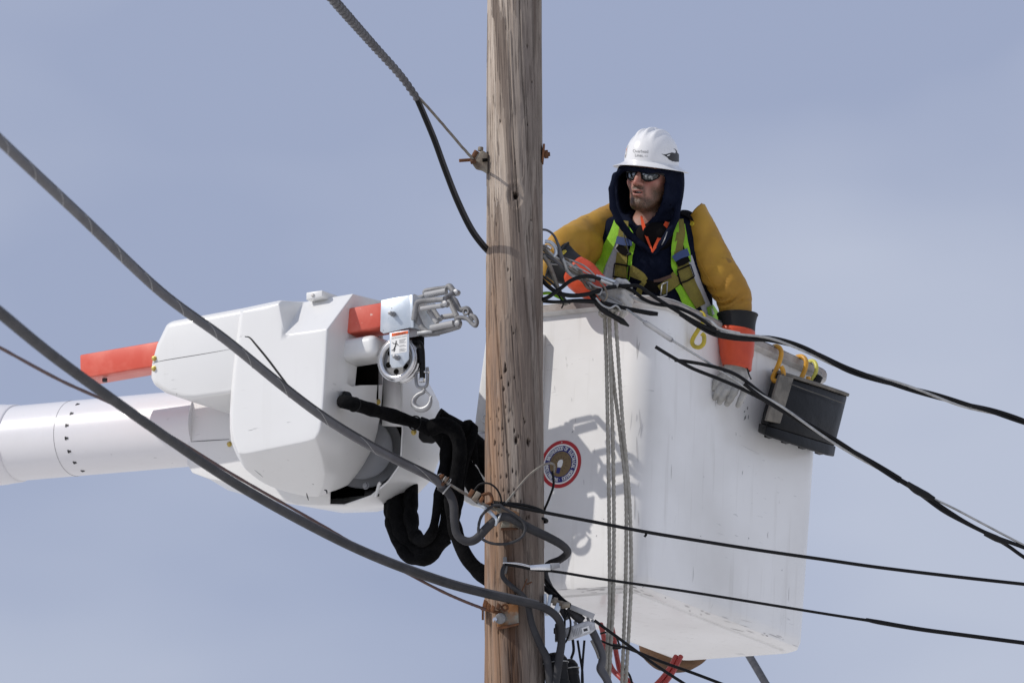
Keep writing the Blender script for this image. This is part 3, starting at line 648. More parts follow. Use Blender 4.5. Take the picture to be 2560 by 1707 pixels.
# tip shroud behind the head cover, hollow towards the front
f0 = [(480, 975), (700, 945), (940, 890), (985, 900), (1006, 950), (1008, 1075), (1003, 1160), (973, 1203), (929, 1241), (860, 1265), (743, 1261), (574, 1207), (520, 1195), (480, 1180), (467, 1158), (470, 1120)]
bk = [(560, 1010), (800, 960), (1040, 925), (1072, 955), (1098, 1005), (1110, 1080), (1102, 1141), (1079, 1199), (1032, 1249), (944, 1279), (857, 1282), (640, 1245), (570, 1225), (530, 1200), (520, 1180), (525, 1150)]
F0 = [BFm.pt(*q, .44) for q in f0]; BK = [BFm.pt(*q, .74) for q in bk]; cc = sum(F0)/len(F0)
v, f = loft_vf([F0, BK], (False, True)); shroud = mk('tip_shroud', v, f, M['boom'], boom, bevel=.010, seg=3)
m_ = shroud.modifiers.new('thick', 'SOLIDIFY'); m_.thickness = .008; m_.offset = -1
mod = shroud.modifiers; mod.move(1, 0)
b = MB(); pl = [(960, 895), (985, 902), (1006, 950), (1007, 1066), (955, 1064)]; b.add(*loft_vf([[BFm.pt(*q, .445) for q in pl], [BFm.pt(*q, .445)+AW*.01 for q in pl]])); b.build('end_plate', M['boom'], shroud)
b = MB(); side = [(470, 985), (700, 945), (830, 940), (825, 1262), (743, 1261), (574, 1207), (520, 1196), (480, 1181), (467, 1158)]; b.add(*loft_vf([[BFm.pt(*q, .437) for q in side], [BFm.pt(*q, .437)+AW*.006 for q in side]])); sp = b.build('elbow_panel', M['boom'], shroud, bevel=.003)
ribbon_on('panel_seam', [(470, 1104), (520, 1101), (572, 1098)], .0011, M['blackp'], sp, .4355)
stud(574, 1110, BFm, .436, .008, M['brass'], sp)
b = MB(); b.add(*tube_vf(np.array([BFm.pt(905, 1120, .52), BFm.pt(905, 1120, .70)]), .155, 40)); b.add(*tube_vf(np.array([BFm.pt(905, 1120, .47), BFm.pt(905, 1120, .70)]), .12, 32)); b.build('pivot_drum', M['greydrum'], shroud, bevel=.006)
b = MB(); bp_ = [(700, 1000), (1000, 960), (1000, 1160), (925, 1235), (740, 1255), (640, 1215)]; b.add(*loft_vf([[BFm.pt(*q, .71) for q in bp_], [BFm.pt(*q, .71)+AW*.01 for q in bp_]])); b.build('shroud_shade_sheet', M['dark'], shroud)  # black sheet stands in for the darkness inside the hollow shroud
stud(915, 1214, BFm, .47, .011, M['greydrum'], shroud); b = MB(); b.add(*bar_vf(BFm.pt(915, 1233, .46), BFm.pt(945, 1233, .46), .02, .02)); b.build('stop_block', M['blackp'], shroud)
b = MB(); b.add(*tube_vf(catmull([BFm.pt(938, 1242, .44), BFm.pt(944, 1225, .44), BFm.pt(948, 1210, .44), BFm.pt(952, 1206, .44)], 4), .007, 8)); b.build('grease_tag', M['white'], shroud)
# white beam under the jib
b = MB(); wp = [(0, 0), (1, 0), (1, 1), (0, 1)]
a_, b_ = BFm.pt(880, 885, .2), BFm.pt(962, 869, .2); b.add(*bar_vf(a_-AX*.1, b_, .15, .085)); b.build('lower_beam', M['boom'], boom, bevel=.028, seg=4)
# the round boom tube
d_ = .56; A0 = BFm.pt(-900, 1190, d_); A1 = BFm.pt(480, 1070, d_); ad = unit(A1-A0)
def along(px): s = (px-(-900))/(480+900); return A0+(A1-A0)*s
tb = MB(); tb.add(*tube_vf(np.array([along(q) for q in (40, 200, 360, 520)]), .149, 48)); tub = tb.build('boom_tube', M['tubewhite'], boom, sharp=40)
tb = MB(); tb.add(*tube_vf(np.array([along(q) for q in (-900, -300, 25, 36, 60, 64)]), np.array([.162, .162, .160, .157, .155, .150]), 48)); tb.build('outer_tube', M['tubewhite'], boom, sharp=60)
tb = MB(); tb.add(*torus_vf(along(198), ad, .1492, .0009, 64, 6)); tb.build('tube_seam', M['inkgrey'], tub)
for k, (px, py) in enumerate(((195, 1010), (180, 1033), (168, 1063), (167, 1095), (174, 1128), (188, 1156), (208, 1177))):
    n_, t_ = np.cross(ad, (0, 0, 1)), None
    # nearest surface point along the sight line
    r_ = ray(px, py); o_ = CAM-A0; dd = r_-ad*np.dot(r_, ad); oo = o_-ad*np.dot(o_, ad); qa, qb, qc = dd@dd, 2*dd@oo, oo@oo-.1495**2; t_ = (-qb-math.sqrt(max(qb*qb-4*qa*qc, 0)))/(2*qa)
    c = CAM+r_*t_; nn = c-A0; nn = unit(nn-ad*np.dot(nn, ad)); ss = np.cross(nn, ad)
    b = MB(); b.add(*box_vf(c, ad*.0058, ss*.004, nn*.0012)); b.add(*box_vf(c-ad*.006, ad*.003, ss*.0065, nn*.0012)); b.build('arrow_mark', M['inkblack'], tub, smooth=False)
# brackets and the sleeved hose across the tip
def bracket(ring, d, nm):
    b = MB(); b.add(*loft_vf([[BFm.pt(*q, d-.02) for q in ring], [BFm.pt(*q, d+.03) for q in ring]])); return b.build(nm, M['blackp'], boom, bevel=.006)
bracket([(857, 976), (876, 980), (881, 990), (880, 1012), (860, 1022), (846, 1018), (846, 998), (855, 994)], .11, 'hose_bracket')
bracket([(1052, 1040), (1074, 1048), (1078, 1064), (1094, 1072), (1094, 1100), (1082, 1109), (1056, 1106), (1046, 1094), (1048, 1070)], .46, 'hose_bracket')
stud(899, 993, BFm, .36, .009, M['brass'], boom); stud(945, 1005, BFm, .40, .009, M['brass'], boom); stud(1092, 1064, BFm, .50, .009, M['brass'], boom); stud(1035, 1080, BFm, .437, .009, M['brass'], boom)
def hose(name, pts, r, label, m='black', group=None, wob=.004, n=10, cat='hose', sides=14):
    """pts: (px, py, y). A cloth sleeve sags and wrinkles a little"""
    p = catmull([P(*q) for q in pts], n); p = resample(p, .018)
    k = np.arange(len(p)); rr = np.interp(np.linspace(0, 1, len(p)), np.linspace(0, 1, np.size(r)), np.atleast_1d(r)) if np.size(r) > 1 else np.full(len(p), float(r))
    rr = rr+wob*(vnoise(k*.45, pts[0][0]*.1, 3)-.5)*2
    v, f = tube_vf(p, rr, sides); o = mk(name, v, f, M[m], None, sharp=80); return tag(o, label, cat, group)
HG = 'black sleeved hoses between boom tip and bucket'
def fy(px, py, d): return BFm.pt(px, py, d)[1]
h1 = hose('hydraulic_hose', [(q[0], q[1], fy(*q, dd)) for q, dd in (((856, 1003), .06), ((878, 1008), .05), ((930, 1024), .16), ((985, 1040), .28), ((1040, 1058), .38), ((1078, 1076), .41))], .0245, 'black sleeved hose strapped across the white boom tip by cable ties', group=HG)
for (px, py, d, t_) in ((886, 1011, .065, (1, .25)), (1037, 1057, .375, (1, .35))):
    b = MB(); b.add(*torus_vf(BFm.pt(px, py, d), unit(BFm.pt(px+20, py+8, d+.06)-BFm.pt(px, py, d)), .0265, .0028, 24, 6)); b.build('cable_tie', M['blackp'], h1)
hose('hydraulic_hose', [(1075, 1070, .36), (1110, 1062, .34), (1140, 1082, .33), (1150, 1130, .33), (1140, 1200, .34), (1128, 1260, .35), (1140, 1330, .36), (1165, 1390, .36), (1195, 1425, .36), (1235, 1455, .37)], [.03, .03, .028, .026, .026, .028, .030, .03], 'black sleeved hose dropping in an S from the boom tip to behind the pole', group=HG, wob=.005)
hose('hydraulic_hose', [(1190, 1160, .50), (1178, 1068, .46), (1165, 1068, .42), (1150, 1110, .42), (1140, 1180, .42), (1132, 1250, .42), (1118, 1320, .46), (1080, 1375, .52), (1040, 1378, .60), (1008, 1335, .68), (992, 1280, .76), (995, 1215, .84), (1000, 1160, .88)], [.016, .018, .024, .034, .036, .036, .040, .042, .040, .034], 'thick black sleeved hose hanging in the big loop under the boom tip', group=HG, wob=.006)
hose('hydraulic_hose', [(1030, 1160, .84), (1028, 1220, .80), (1026, 1280, .72), (1034, 1330, .60), (1056, 1352, .50), (1080, 1330, .42), (1095, 1260, .40), (1110, 1180, .42), (1120, 1090, .42)], [.026, .027, .028, .026, .02, .02, .022], 'black sleeved hose making the inner loop under the boom tip', group=HG, wob=.006)
hose('hydraulic_hose', [(1090, 1050, .52), (1140, 1075, .54), (1190, 1120, .56), (1240, 1180, .58)], .045, 'broad black sleeved hose running to the bucket mount behind the pole', group=HG, wob=.006)
hose('hydraulic_hose', [(1100, 1070, .50), (1135, 1120, .52), (1170, 1180, .54), (1200, 1230, .56), (1240, 1270, .58)], .040, 'black sleeved hose lowest of those entering the bucket mount', group=HG, wob=.006)
hose('hydraulic_hose', [(1150, 1075, .40), (1180, 1063, .42), (1186, 1080, .40), (1170, 1130, .37), (1155, 1190, .36), (1148, 1260, .35), (1128, 1300, .34)], .0155, 'thin black hose bent over the top of the hose bundle', group=HG, wob=.002)
hose('hydraulic_hose', [(978, 1180, .90), (976, 1245, .86), (978, 1300, .76), (994, 1352, .66), (1030, 1394, .58), (1075, 1390, .52), (1112, 1345, .48)], .026, 'black sleeved hose at the outside of the hanging loop', group=HG, wob=.005)

# ------------------------------------------------------------ red jib with winch head
jib = thing('jib_arm', BFm.pt(950, 798, .2), 'red jib beam through the boom cover with a galvanised winch head', 'jib')
JA, JB = BFm.pt(222, 924, .2), BFm.pt(990, 792, .2); jd = unit(JB-JA); js = unit(np.cross(jd, (0, 0, 1))); ju = np.cross(js, jd)
v, f = bar_vf(JA, JB, .125, .096); beam = mk('jib_beam', v, f, M['red'], jib, bevel=.006)
b = MB(); c = BFm.pt(262, 952, .17); b.add(*tube_vf(np.array([c-ju*.004, c+ju*.01]), .010, 14)); b.build('drain_hole', M['inkblack'], beam, sharp=40)
def jl(l, s, u): return JB+jd*l+js*(-s)+ju*u                               # along, toward the far side, up
# head box: welded plates
PLT = [(952, 750), (1024, 737), (1028, 818), (958, 834), (950, 828)]
fr0 = [BFm.pt(*q, .125) for q in PLT]; b = MB(); b.add(*loft_vf([fr0, [p+AW*.008 for p in fr0]])); hb = b.build('head_plate', M['galv'], jib, bevel=.002)
b = MB(); b.add(*loft_vf([[p+AW*.150 for p in fr0], [p+AW*.158 for p in fr0]])); b.build('head_plate', M['galv'], jib, bevel=.002)
bx = [(1022, 738), (1032, 736), (1034, 819), (1026, 820)]; b = MB(); b.add(*loft_vf([[BFm.pt(*q, .123) for q in bx], [BFm.pt(*q, .123)+AW*.17 for q in bx]])); b.build('head_end', M['galv'], jib, bevel=.002)
tpq = [(955, 751), (1030, 737)]; b = MB(); b.add(*loft_vf([[BFm.pt(*q, .13)+ju*k for q in tpq for k in (0,)]+[BFm.pt(*q, .13)-ju*.008 for q in tpq[::-1]], [BFm.pt(*q, .13)+AW*.15 for q in tpq]+[BFm.pt(*q, .13)-ju*.008+AW*.15 for q in tpq[::-1]]])); b.build('head_top', M['galv'], jib, bevel=.001)
def bolt(px, py, d, nm='head_bolt'):
    c = BFm.pt(px, py, d); b = MB(); b.add(*tube_vf(np.array([c, c-AW*.016]), .0105, 6)); b.add(*tube_vf(np.array([c-AW*.016, c-AW*.034]), .0075, 14)); b.add(*tube_vf(np.array([c-AW*.034, c-AW*.036]), .004, 10)); return b.build(nm, M['steel'], jib, bevel=.001)
bolt(985, 786, .125); bolt(996, 895, .115)
SP = [(973, 832), (1022, 824), (1022, 897), (1006, 917), (980, 920), (974, 910)]
s0 = [BFm.pt(*q, .115) for q in SP]; b = MB(); b.add(*loft_vf([s0, [p+AW*.006 for p in s0]])); strap = b.build('sheave_plate', M['galv'], jib, bevel=.002)
b = MB(); b.add(*loft_vf([[p+AW*.11 for p in s0], [p+AW*.116 for p in s0]])); b.build('sheave_plate', M['blackp'], jib, bevel=.002)
# warning label, flat print
def lab(ring, m, nm, d):
    p = [BFm.pt(*q, d) for q in ring]; return mk(nm, p+[q+AW*.0006 for q in p], [tuple(range(len(p))), *[(i, (i+1) % len(p), len(p)+(i+1) % len(p), len(p)+i) for i in range(len(p))]], m, strap, smooth=False)
lab([(977, 842), (1018, 835), (1017, 879), (977, 887)], M['white'], 'warning_label', .1138); lab([(979, 833), (1020, 826.5), (1020, 833.5), (979, 841)], M['inkorange'], 'warning_header', .1136)
def on_label(s, px, py, h, sx_, nm, d=.113):
    v_, f_ = text_mesh(s, sx_); b = MB(); b.add([BFm.pt(px+x*h, py-y*h-x*h*.17, d) for x, y in v_], f_); return b.build(nm, M['inkblack'], strap, smooth=False)
on_label('! WARNING', 1000, 834.5, 7, .8, 'header_text'); on_label('ELECTRIC SHOCK HAZARD', 998, 843, 4.2, .72, 'label_title')
for k in range(11):
    if k in (4, 7): continue
    b = MB(); y0 = 849+k*2.9; x0, x1 = 998, 1015-(k % 3)*2; pz = [BFm.pt(x0, y0, .113), BFm.pt(x1, y0-(x1-x0)*.17, .113), BFm.pt(x1, y0+1-(x1-x0)*.17, .113), BFm.pt(x0, y0+1, .113)]; b.add(pz, [(0, 1, 2, 3)]); b.build('label_line', M['inkgrey'], strap, smooth=False)
b = MB()
for pts, w in ((((990, 856), (989, 864), (986, 870)), 1.6), (((986, 870), (983, 875), (979, 876)), 1.1), (((987, 869), (987, 875), (984, 879)), 1.1), (((989, 859), (984, 859), (981, 856)), .9), (((991, 858), (994, 861), (996, 864)), .9)):
    for a0, a1 in zip(pts[:-1], pts[1:]):
        dx, dy = a1[0]-a0[0], a1[1]-a0[1]; l_ = math.hypot(dx, dy); nx_, ny_ = -dy/l_*w, dx/l_*w; b.add([BFm.pt(a0[0]+nx_, a0[1]+ny_, .113), BFm.pt(a0[0]-nx_, a0[1]-ny_, .113), BFm.pt(a1[0]-nx_, a1[1]-ny_, .113), BFm.pt(a1[0]+nx_, a1[1]+ny_, .113)], [(0, 1, 2, 3)])
b.add([BFm.pt(990.5+1.9*math.cos(t), 853.5+1.9*math.sin(t), .113) for t in np.linspace(0, 2*math.pi, 9)[:8]], [tuple(range(8))]); b.build('shocked_figure', M['inkblack'], strap, smooth=False)
# sheave
sc_ = BFm.pt(1000, 901, .17); b = MB(); b.add(*torus_vf(sc_-AW*.018, AW, .071, .0125, 40, 10)); b.add(*torus_vf(sc_+AW*.018, AW, .071, .0125, 40, 10)); shv = b.build('sheave', M['alu'], jib, sharp=70)
b = MB(); b.add(*tube_vf(np.array([sc_-AW*.014, sc_+AW*.014]), .070, 40)); b.build('sheave_web', M['cast'], shv, sharp=40)
for k in range(6):
    a = k*math.pi/3+.35; c = sc_-AW*.0145+(AX*math.cos(a)+np.array([0, 0, 1])*math.sin(a))*.045; b = MB(); b.add(*tube_vf(np.array([c, c-AW*.001]), .011, 14)); b.build('web_hole', M['dark'], shv, sharp=40)
b = MB(); b.add(*torus_vf(sc_-AW*.020, AW, .083, .0035, 40, 8)); b.add(*torus_vf(sc_+AW*.020, AW, .083, .0035, 40, 8)); b.build('sheave_flange', M['alu'], shv, sharp=70)
# rope end, clevis and hook hanging from the sheave
dq = .185; q_ = lambda px, py, d=dq: BFm.pt(px, py, d)
b = MB(); b.add(*tube_vf(catmull([q_(1034, 858), q_(1046, 856), q_(1054, 872), q_(1056, 910), q_(1056, 945)], 6), .011, 12)); b.build('winch_line', M['blackp'], jib, sharp=70)
b = MB(); b.add(*tube_vf(np.array([q_(1050, 872), q_(1053, 908)]), .0145, 12)); b.build('line_sleeve', M['blackp'], jib, sharp=50)
b = MB()
b.add(*tube_vf(catmull([q_(1041, 918), q_(1040, 945), q_(1043, 964), q_(1054, 969), q_(1066, 964), q_(1069, 945), q_(1068, 918)], 5), .0062, 8)); b.build('clevis', M['steel'], jib, sharp=70)
b = MB(); b.add(*tube_vf(np.array([q_(1036, 928), q_(1073, 930)]), .006, 10)); b.add(*box_vf(q_(1055, 950), AX*.010, AW*.009, (0, 0, .008))); b.build('clevis_pin', M['alu'], jib, bevel=.001)
hk = [(1062, 972, .008), (1058, 980, .009), (1046, 986, .0095), (1036, 997, .0115), (1034, 1010, .0135), (1043, 1020, .0150), (1057, 1023, .0145), (1070, 1016, .0125), (1076, 1004, .0095), (1077, 994, .0062), (1080, 990, .004)]
p = catmull([q_(h[0], h[1]) for h in hk], 6); b = MB(); b.add(*tube_vf(p, np.array([h[2] for h in hk])*.85, 12)); b.build('load_hook', M['steel'], jib, sharp=70)
b = MB(); b.add(*tube_vf(np.array([q_(1062, 976), q_(1070, 983), q_(1078, 993)]), .0035, 8)); b.build('hook_latch', M['steel'], jib, sharp=70)
# fairlead head of rollers
def rod(pts, r, m, nm, d, sides=12, ell=1.):
    b = MB(); b.add(*tube_vf(np.array([q_(x, y, dd) for x, y, dd in [(p_+(d,))[:3] for p_ in pts]]), r, sides, ell=ell)); return b.build(nm, m, jib, sharp=50)
def cbar(pts, r, nm, d): 
    b = MB(); b.add(*tube_vf(catmull([q_(x, y, dd) for x, y, dd in [(p_+(d,))[:3] for p_ in pts]], 5), r, 10)); return b.build(nm, M['cast'], jib, sharp=60)
cbar([(1034, 740), (1046, 744), (1062, 738), (1062, 728), (1085, 723), (1118, 719)], .0085, 'fairlead_frame', .25)
rod([(1064, 738), (1116, 728)], .013, M['roller'], 'fairlead_roller', .235)
cbar([(1118, 719, .24), (1124, 716, .24), (1132, 726, .23), (1140, 734, .22)], .012, 'fairlead_knuckle', .22)
cbar([(1034, 800), (1040, 765), (1048, 754), (1080, 750), (1110, 748)], .0105, 'fairlead_frame', .12)
rod([(1053, 772), (1105, 764)], .0095, M['roller'], 'fairlead_roller', .12); rod([(1072, 777), (1093, 808)], .0095, M['roller'], 'fairlead_roller', .15); rod([(1084, 774), (1102, 801)], .0085, M['roller'], 'fairlead_roller', .19)
cbar([(1104, 764, .12), (1112, 760, .12), (1110, 748, .13), (1122, 740, .17), (1132, 732, .21)], .0105, 'fairlead_knuckle', .14)
cbar([(1034, 765), (1044, 795), (1058, 822), (1080, 832), (1112, 826), (1145, 816)], .0115, 'fairlead_frame', .14)
rod([(1078, 820), (1134, 808)], .0125, M['roller'], 'fairlead_roller', .12); rod([(1104, 793), (1144, 787)], .0105, M['roller'], 'fairlead_roller', .22)
rod([(1122, 750), (1142, 790)], .010, M['roller'], 'fairlead_roller', .20)
cbar([(1128, 744), (1138, 752), (1148, 772), (1158, 774), (1168, 772), (1176, 784), (1180, 800)], .0105, 'fairlead_arm', .18)
cbar([(1138, 808), (1146, 818), (1150, 806), (1140, 798), (1150, 794), (1168, 797), (1180, 808), (1189, 814), (1192, 804), (1186, 792), (1176, 788)], .0085, 'fairlead_tongue', .13)
b = MB(); b.add(*torus_vf(q_(1165, 779, .165), AW, .011, .005, 16, 6)); b.build('fairlead_eye', M['cast'], jib, sharp=60)
for c in (q_(1111, 759, .105), q_(1142, 808, .105), q_(1138, 730, .2)):
    b = MB(); b.add(*tube_vf(np.array([c, c+AW*.022]), .0115, 12)); b.build('roller_pin', M['steel'], jib, bevel=.001)
b = MB(); b.add(*bar_vf(q_(1052, 836, .15), q_(1090, 832, .15), .06, .012)); b.build('fairlead_base', M['steel'], jib, bevel=.002)
# ------------------------------------------------------------ the worker
S = 1.02
HU = unit((.085, -.19, .977)); f0_ = np.array([-math.sin(math.radians(27)), -math.cos(math.radians(27)), 0]); HF = unit(f0_-HU*np.dot(f0_, HU)); HX = np.cross(HF, HU)
HO = P(1627, 444, .55); HM = np.stack([HX, HF, HU], 1)
def hl(p): return ((p-HO) @ HM)/S                                            # head-local coordinates
def hw(x, y, z): return HO+HM @ (np.array([x, y, z])*S)
SL, SR = P(1726, 590, .69), P(1542, 600, .665)                                # shoulders
CH, BE, HI = P(1622, 662, .65), P(1668, 775, .72), P(1690, 900, .80)
FLZ = BF[2]+.07
def sd_head(p):
    q = hl(p); E, C = sd_ell, sd_cap; ax = q.copy(); ax[:, 0] = np.abs(ax[:, 0])
    d = E(q, (0, -.015, .045), (.077, .098, .095))
    d = smin(d, E(q, (0, .030, -.045), (.059, .064, .083)), .03)
    d = smin(d, E(q, (0, .074, -.108), (.026, .022, .020)), .025)
    d = smin(d, C(ax, (.052, .0, -.055), (.018, .068, -.104), .018), .025)
    d = smin(d, E(ax, (.040, .060, -.024), (.024, .024, .024)), .02)
    d = smin(d, C(ax, (.0, .086, .024), (.045, .074, .026), .012), .015)
    d = smin(d, sd_chain(q, [(0, .088, .016), (0, .103, -.008), (0, .116, -.028)], [.0095, .0105, .0125]), .010)
    d = smin(d, E(ax, (.0125, .104, -.031), (.009, .012, .008)), .006)
    d = smin(d, E(q, (0, .083, -.056), (.036, .018, .022)), .016)
    d = smin(d, E(q, (0, .0985, -.0565), (.023, .008, .0048)), .005)
    d = smin(d, E(q, (0, .0955, -.0725), (.020, .009, .0062)), .006)
    d = smax(d, -E(q, (0, .105, -.0645), (.0185, .020, .0042)), .004)
    d = smax(d, -E(ax, (.032, .092, .002), (.019, .014, .011)), .012)
    d = smin(d, E(ax, (.080, -.012, -.012), (.010, .020, .032)), .006)
    return d*S
def sd_torso(p):
    d = sd_cap(p, SL, SR, .082); d = smin(d, sd_ell(p, CH, (.205, .125, .20)), .08)
    d = smin(d, sd_ell(p, BE, (.175, .13, .20)), .10); return smin(d, sd_ell(p, HI, (.17, .13, .16)), .10)
ELB_L, WR_L = P(1836, 735, .64), P(1840, 915, .64)
ELB_R, WR_R = P(1388, 632, .36), P(1522, 735, .21)
def sd_body(p):
    d = sd_torso(p)+.022
    d = smin(d, sd_chain(p, [SL, ELB_L, WR_L], [.056, .042, .032], .02), .05)
    d = smin(d, sd_chain(p, [SR, P(1467, 603, .61), P(1425, 618, .47), P(1394, 645, .385), P(1440, 680, .27), WR_R], [.055, .050, .046, .042, .036, .030], .02), .03)
    for s in (-1, 1):
        hp = HI+BU*.09*s; kn = hp*.5+np.array([hp[0], hp[1], FLZ])*.5+np.array([0, -.03, 0]); an = np.array([hp[0], hp[1]+.02, FLZ+.06]); d = smin(d, sd_chain(p, [hp, kn, an, an+np.array([.02*s, -.15, -.03])], [.085, .058, .042, .035], .03), .04)
    nk = smin(sd_cap(p, hw(0, -.02, -.07), P(1634, 600, .64), .056*S, .066), d, .05)
    return smin(nk, sd_head(p), .02)
def grid(lo, hi, flo, fhi, c, f):
    out = []; x = lo
    while x < hi: out.append(x); x += f if flo <= x <= fhi else c
    return np.array(out)
person = thing('person', (HI[0], HI[1], FLZ-.03), 'worker in white hard hat, dark hood and yellow rubber sleeves leaning over the bucket rim', 'person')
xs = grid(.05, .98, HO[0]-.13, HO[0]+.12, .014, .0036); ys = grid(.10, 1.05, HO[1]-.16, HO[1]+.13, .014, .0036); zs = grid(FLZ-.06, HO[2]+.2, HO[2]-.17, HO[2]+.06, .014, .0036)
v, q = surfnet(sd_body, xs, ys, zs)
def skin_mat():
    m = bpy.data.materials.new('skin_with_short_beard'); m.use_nodes = True; t = m.node_tree; b = t.nodes['Principled BSDF']; K = t.links.new
    def att(nm): n = t.nodes.new('ShaderNodeAttribute'); n.attribute_name = nm; return n.outputs['Fac']
    tcn = t.nodes.new('ShaderNodeTexCoord'); n = t.nodes.new('ShaderNodeTexNoise'); n.inputs['Scale'].default_value = 260; n.inputs['Detail'].default_value = 3; K(tcn.outputs['Object'], n.inputs['Vector'])
    def mixc(a, fac, c):
        x = t.nodes.new('ShaderNodeMix'); x.data_type = 'RGBA'; K(fac, x.inputs[0]); x.inputs[7].default_value = (*c, 1)
        if isinstance(a, tuple): x.inputs[6].default_value = (*a, 1)
        else: K(a, x.inputs[6])
        return x.outputs[2]
    c = mixc((.37, .185, .135), att('flush'), (.36, .125, .09)); c = mixc(c, att('lips'), (.30, .11, .09))
    mm = t.nodes.new('ShaderNodeMath'); mm.operation = 'MULTIPLY_ADD'; K(n.outputs['Fac'], mm.inputs[0]); mm.inputs[1].default_value = 1.6; mm.inputs[2].default_value = -.8
    ad = t.nodes.new('ShaderNodeMath'); ad.operation = 'ADD'; K(att('beard'), ad.inputs[0]); ad.use_clamp = True
    ml = t.nodes.new('ShaderNodeMath'); ml.operation = 'MULTIPLY'; K(mm.outputs[0], ml.inputs[0]); K(att('beard'), ml.inputs[1]); K(ml.outputs[0], ad.inputs[1])
    c = mixc(c, ad.outputs[0], (.066, .036, .018)); c = mixc(c, att('mouth'), (.06, .015, .012)); c = mixc(c, att('cloth'), (.012, .012, .016)); K(c, b.inputs['Base Color'])
    b.inputs['Roughness'].default_value = .5; b.inputs['Subsurface Weight'].default_value = .12; b.inputs['Subsurface Scale'].default_value = .006
    bp = t.nodes.new('ShaderNodeBump'); bp.inputs['Strength'].default_value = .35; bp.inputs['Distance'].default_value = .004; K(n.outputs['Fac'], bp.inputs['Height']); K(bp.outputs[0], b.inputs['Normal'])
    return m
body = fast('body', v, q, skin_mat(), person)
L_ = hl(v); ax_, y_, z_ = np.abs(L_[:, 0]), L_[:, 1], L_[:, 2]
sst = lambda a, b_, x: np.clip((x-a)/(b_-a), 0, 1)
mouth_d = np.sqrt((ax_/.030)**2+((z_+.064)/.018)**2)
beard = np.maximum(sst(-.070, -.090, z_)*sst(.8, 1.1, mouth_d), sst(.036, .052, ax_)*sst(-.02, -.055, z_))
beard = np.maximum(beard, sst(.028, .020, ax_)*sst(-.036, -.043, z_)*sst(-.056, -.050, z_)*(y_ > .07))
beard = np.maximum(beard, sst(.034, .026, ax_)*sst(.018, .027, ax_)*sst(-.040, -.055, z_)*.8)
beard = np.maximum(beard, sst(.010, .004, ax_)*sst(-.077, -.081, z_)*.7)
beard *= sst(-.03, .0, y_)*sst(-.150, -.125, z_)
lips = ((ax_/.023)**2+((z_+.0645)/.0145)**2 < 1)*(y_ > .085); mouth = ((ax_/.0185)**2+((z_+.0645)/.0042)**2 < 1)*(y_ > .078)*(y_ < .1)
flush = np.exp(-((ax_-.042)/.02)**2-((z_+.022)/.02)**2)+np.exp(-(ax_/.014)**2-((z_+.026)/.016)**2)*.9
cloth = np.clip(sst(-.24, -.26, z_)+(np.linalg.norm(L_, axis=1) > .32), 0, 1)
for nm, arr in (('beard', beard*.95), ('lips', lips*.8), ('mouth', mouth*.9), ('flush', flush*(y_ > 0)), ('cloth', cloth)):
    at = body.data.attributes.new(nm, 'FLOAT', 'POINT'); at.data.foreach_set('value', np.asarray(arr, np.float32))
b = MB(); b.add(*loft_vf([[hw(-.013, .082, -.0605), hw(.013, .082, -.0605), hw(.013, .082, -.0635), hw(-.013, .082, -.0635)], [hw(-.011, .091, -.0605), hw(.011, .091, -.0605), hw(.011, .091, -.0632), hw(-.011, .091, -.0632)]])); b.build('teeth', M['white'], person)

# hooded top: torso, sleeves to the elbow, hood with its opening
HEML = [(1562, 420, .50), (1538, 440, .485), (1529, 472, .47), (1533, 518, .465), (1547, 552, .475), (1574, 588, .49), (1604, 612, .495), (1634, 634, .50)]
HEMR = [(1686, 424, .58), (1697, 465, .55), (1697, 508, .535), (1690, 545, .525), (1674, 580, .515), (1655, 608, .505), (1634, 634, .50)]
hemL, hemR = [P(*a) for a in HEML], [P(*a) for a in HEMR]
hemT = [P(1562, 420, .50), P(1585, 423, .455), P(1618, 427, .44), P(1655, 429, .47), P(1686, 426, .56)]
def sd_hoodie(p):
    q = hl(p); o = sd_ell(q, (.020, -.035, -.03), (.126, .150, .195))*S
    sh = smax(o, -(o+.014), .004); sh = smax(sh, (q[:, 1]-.040)*S, .006); sh = smax(sh, (q[:, 2]-.034)*S, .004)
    hem = np.minimum(sd_chain(p, hemL, [.010, .012, .013, .014, .014, .014, .013, .010], .006), sd_chain(p, hemR, [.011, .013, .013, .014, .014, .013, .010], .006))
    sh = smin(sh, hem, .022); sh = smin(sh, sd_chain(p, hemT, [.012, .010, .010, .010, .012], .006), .012)
    t = sd_torso(p)
    t = smin(t, sd_chain(p, [SL, SL*.5+ELB_L*.5], [.070, .055], .02), .05)
    neck = sd_cap(p, hw(0, .0, -.10), P(1634, 585, .60), .064, .075); t = smax(t, -(neck-.004), .02)      # open throat
    t = smax(t, -sd_cap(p, hw(0, .03, -.12), P(1634, 612, .49), .06, .035), .02)
    fold = .010*(vnoise(p[:, 0]*14+p[:, 2]*6, p[:, 1]*9, p[:, 2]*9)-.5)+.004*(vnoise(p[:, 0]*40, p[:, 1]*40, p[:, 2]*26)-.5)
    return smin(t+fold, sh+fold*.35, .02)
lo, hi = np.array([.10, .30, 6.75]), np.array([.98, .98, HO[2]+.06])
hood = sdf_obj('hooded_top', sd_hoodie, lo, hi, .0078, M['navy'], person); hood['label'] = 'navy hooded top with the hood up under the hard hat'
b = sdf_obj('tee_shirt', lambda p: smax(sd_ell(p, P(1636, 598, .57), (.080, .066, .072)), -sd_cap(p, hw(0, -.02, -.07), P(1634, 590, .60), .058, .064), .004), P(1634, 602, .58)-.12, P(1634, 602, .58)+.12, .005, M['tee'], person)  # tee carried up over the lower neck to stand in for shade there
